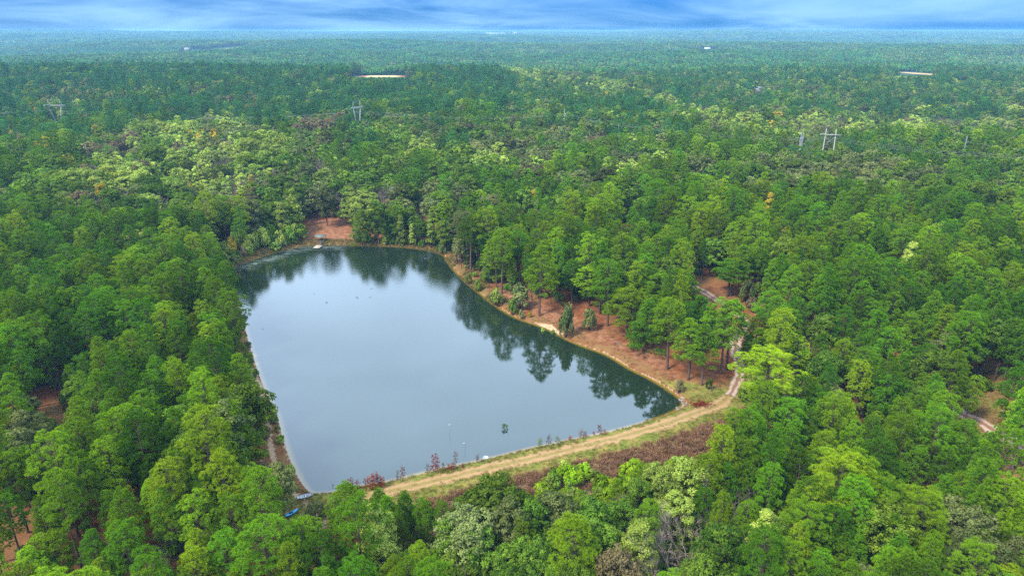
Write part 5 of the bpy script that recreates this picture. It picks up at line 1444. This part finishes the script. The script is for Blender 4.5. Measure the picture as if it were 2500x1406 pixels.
m = MB(); m.tube([(-2.9, 0, 23), (2.9, 0, 17)], 0.14, 5); m.tube([(2.9, 0, 23), (-2.9, 0, 17)], 0.14, 5); m.build('brace', POLE_PALE, t)
for xx in (-5.9, 0, 5.9):
    m = MB(); m.tube([(xx, 0, 24), (xx, 0, 21.5)], 0.15, 6); m.build('insulator', POLE_PALE, t)
for key, h, lab in ((2362, 24, 'single grey utility pole with short arms beside the creek trees'), (1378, 27, 'slender pale utility pole rising from dark pines'), (1511, 22, 'thin grey utility pole among olive crowns')):
    f = TOWERS[key]; t = tag(empty('utility_pole', tuple(f), R(20)), lab, 'utility pole')
    m = MB(); m.tube([(0, 0, -1), (0, 0, h)], [0.30, 0.18], 8); m.build('pole', POLE_PALE if key == 1378 else POLE, t, smooth=True)
    for k_ in range(2):
        m = MB(); m.box((0.5 if k_ else -0.5, 0, h-2.5-k_*2.2), (2.4, 0.16, 0.2)); m.build('arm', POLE, t)
def cable(name, pts, rad, label, group):
    P = []
    for a, b_ in zip(pts[:-1], pts[1:]):
        L_ = np.linalg.norm(np.subtract(b_, a)); u = np.linspace(0, 1, 14)[:-1, None]
        seg = np.array(a)*(1-u)+np.array(b_)*u; seg[:, 2] -= (0.022*L_*4*u*(1-u))[:, 0]; P.append(seg)
    P = np.vstack(P+[np.array(pts[-1])[None]])
    m = MB(); m.tube(P-P[0], rad, 4); o = m.build(name, CABLE, None, tuple(P[0])); tag(o, label, 'cable', group)
ends = [tower_foot(-260, 252, 30), TOWERS[130], TOWERS[870], TOWERS[1378], TOWERS[2030], tower_foot(2700, 350, 30)]
hh = [23, 23, 23, 22, 21.5, 22]
for k_, off in enumerate((-9, 0, 9)):
    cable('power_cable', [(e[0]+off*0.5, e[1]+off*0.6, e[2]+h_) for e, h_ in zip(ends, hh)], 0.022, 'thin steel power cable strung between the pylons', 'power cables')
e2 = [TOWERS[1378], TOWERS[1511], TOWERS[2362], tower_foot(2750, 372, 24)]
for off in (-0.8, 0.8):
    cable('power_cable', [(e[0]+off, e[1], e[2]+h_) for e, h_ in zip(e2, (24, 19, 20.5, 20.5))], 0.016, 'thin cable strung between the single utility poles', 'utility pole cables')

# ------------------------------------------------------------------ far buildings
ROOF_TAN = plain('house_roof', (0.26, 0.24, 0.22), 0.8, 0.15, 1)
def house(px_, py_, w_, rz_, label, wall=HOUSE_WALL, roof=ROOF_TAN, h_=6.0):
    p = ground_at(px_, py_)
    t = tag(empty('house', (p[0], p[1], p[2]+13.0*0), rz_), label, 'house')
    b = MB(); b.box((0, 0, h_/2), (w_, w_*0.6, h_)); b.build('wall', wall, t)
    for sg in (-1, 1):
        b = MB(); b.box((0, sg*w_*0.165, h_+w_*0.10), (w_*1.06, w_*0.38, 0.25), rx=-sg*0.55); b.build('roof_slope', roof, t)
    for xx in (-0.3, 0.0, 0.3):
        b = MB(); b.box((xx*w_, -w_*0.3-0.03, h_*0.55), (1.2, 0.08, 1.5)); b.build('window', DARK, t)
    b = MB(); b.box((w_*0.15, -w_*0.3-0.03, 1.1), (1.1, 0.08, 2.2)); b.build('door', WOOD_GREY, t)
    HOUSES.append((p[0], p[1]))
HOUSES = []
house(458, 124, 22, 0.1, 'tiny white building beside the far pale field', h_=7)
house(1580, 134, 18, 0.3, 'tiny pale house lost in the hazy woods', h_=6)
house(1726, 129, 24, -0.2, 'white-roofed house in a gap of the hazy woods', roof=WHITE, h_=7)
house(1855, 226, 16, 0.5, 'house with a green roof half hidden beyond the creek', roof=ROOF_GREEN, h_=6)
fz = 50.0
fac = tag(empty('factory', (FAC[0], FAC[1], float(gz(FAC[0], FAC[1])))), 'long white factory standing out of the woods just under the horizon', 'factory')
b = MB(); b.box((-20, 0, 9), (330, 90, 18)); b.build('low_hall', METAL_WHITE, fac)
b = MB(); b.box((-30, 20, 17), (130, 60, 34)); b.build('tall_hall', METAL_WHITE, fac)
for k_ in range(5):
    b = MB(); b.tube([(45+k_*9, 10, 0), (45+k_*9, 10, 34)], 4.0, 12); b.build('silo', METAL_WHITE, fac, smooth=True)
b = MB(); b.box((175, 0, 20), (16, 16, 40)); b.build('tower', METAL_WHITE, fac)
b = MB(); b.tube([(195, 0, 0), (195, 0, 46)], 2.5, 8); b.build('chimney', STEEL, fac)
b = MB(); b.box((120, -10, 5), (90, 40, 10)); b.build('annex', METAL_WHITE, fac)

# ------------------------------------------------------------------ haze
hz = MB(); hz.box((0, 4300, 45), (23000, 13000, 134))
hm, hnt = new_mat('haze')
pv = N(hnt, 'ShaderNodeVolumePrincipled')
pv.inputs['Color'].default_value = (0.30, 0.62, 1.0, 1)
pv.inputs['Density'].default_value = 0.000078
pv.inputs['Anisotropy'].default_value = 0.0
ho = N(hnt, 'ShaderNodeOutputMaterial'); hnt.links.new(pv.outputs[0], ho.inputs[1])
haze = hz.build('haze', hm)
tag(haze, 'thin blue haze lying over the wooded hills', kind='stuff')
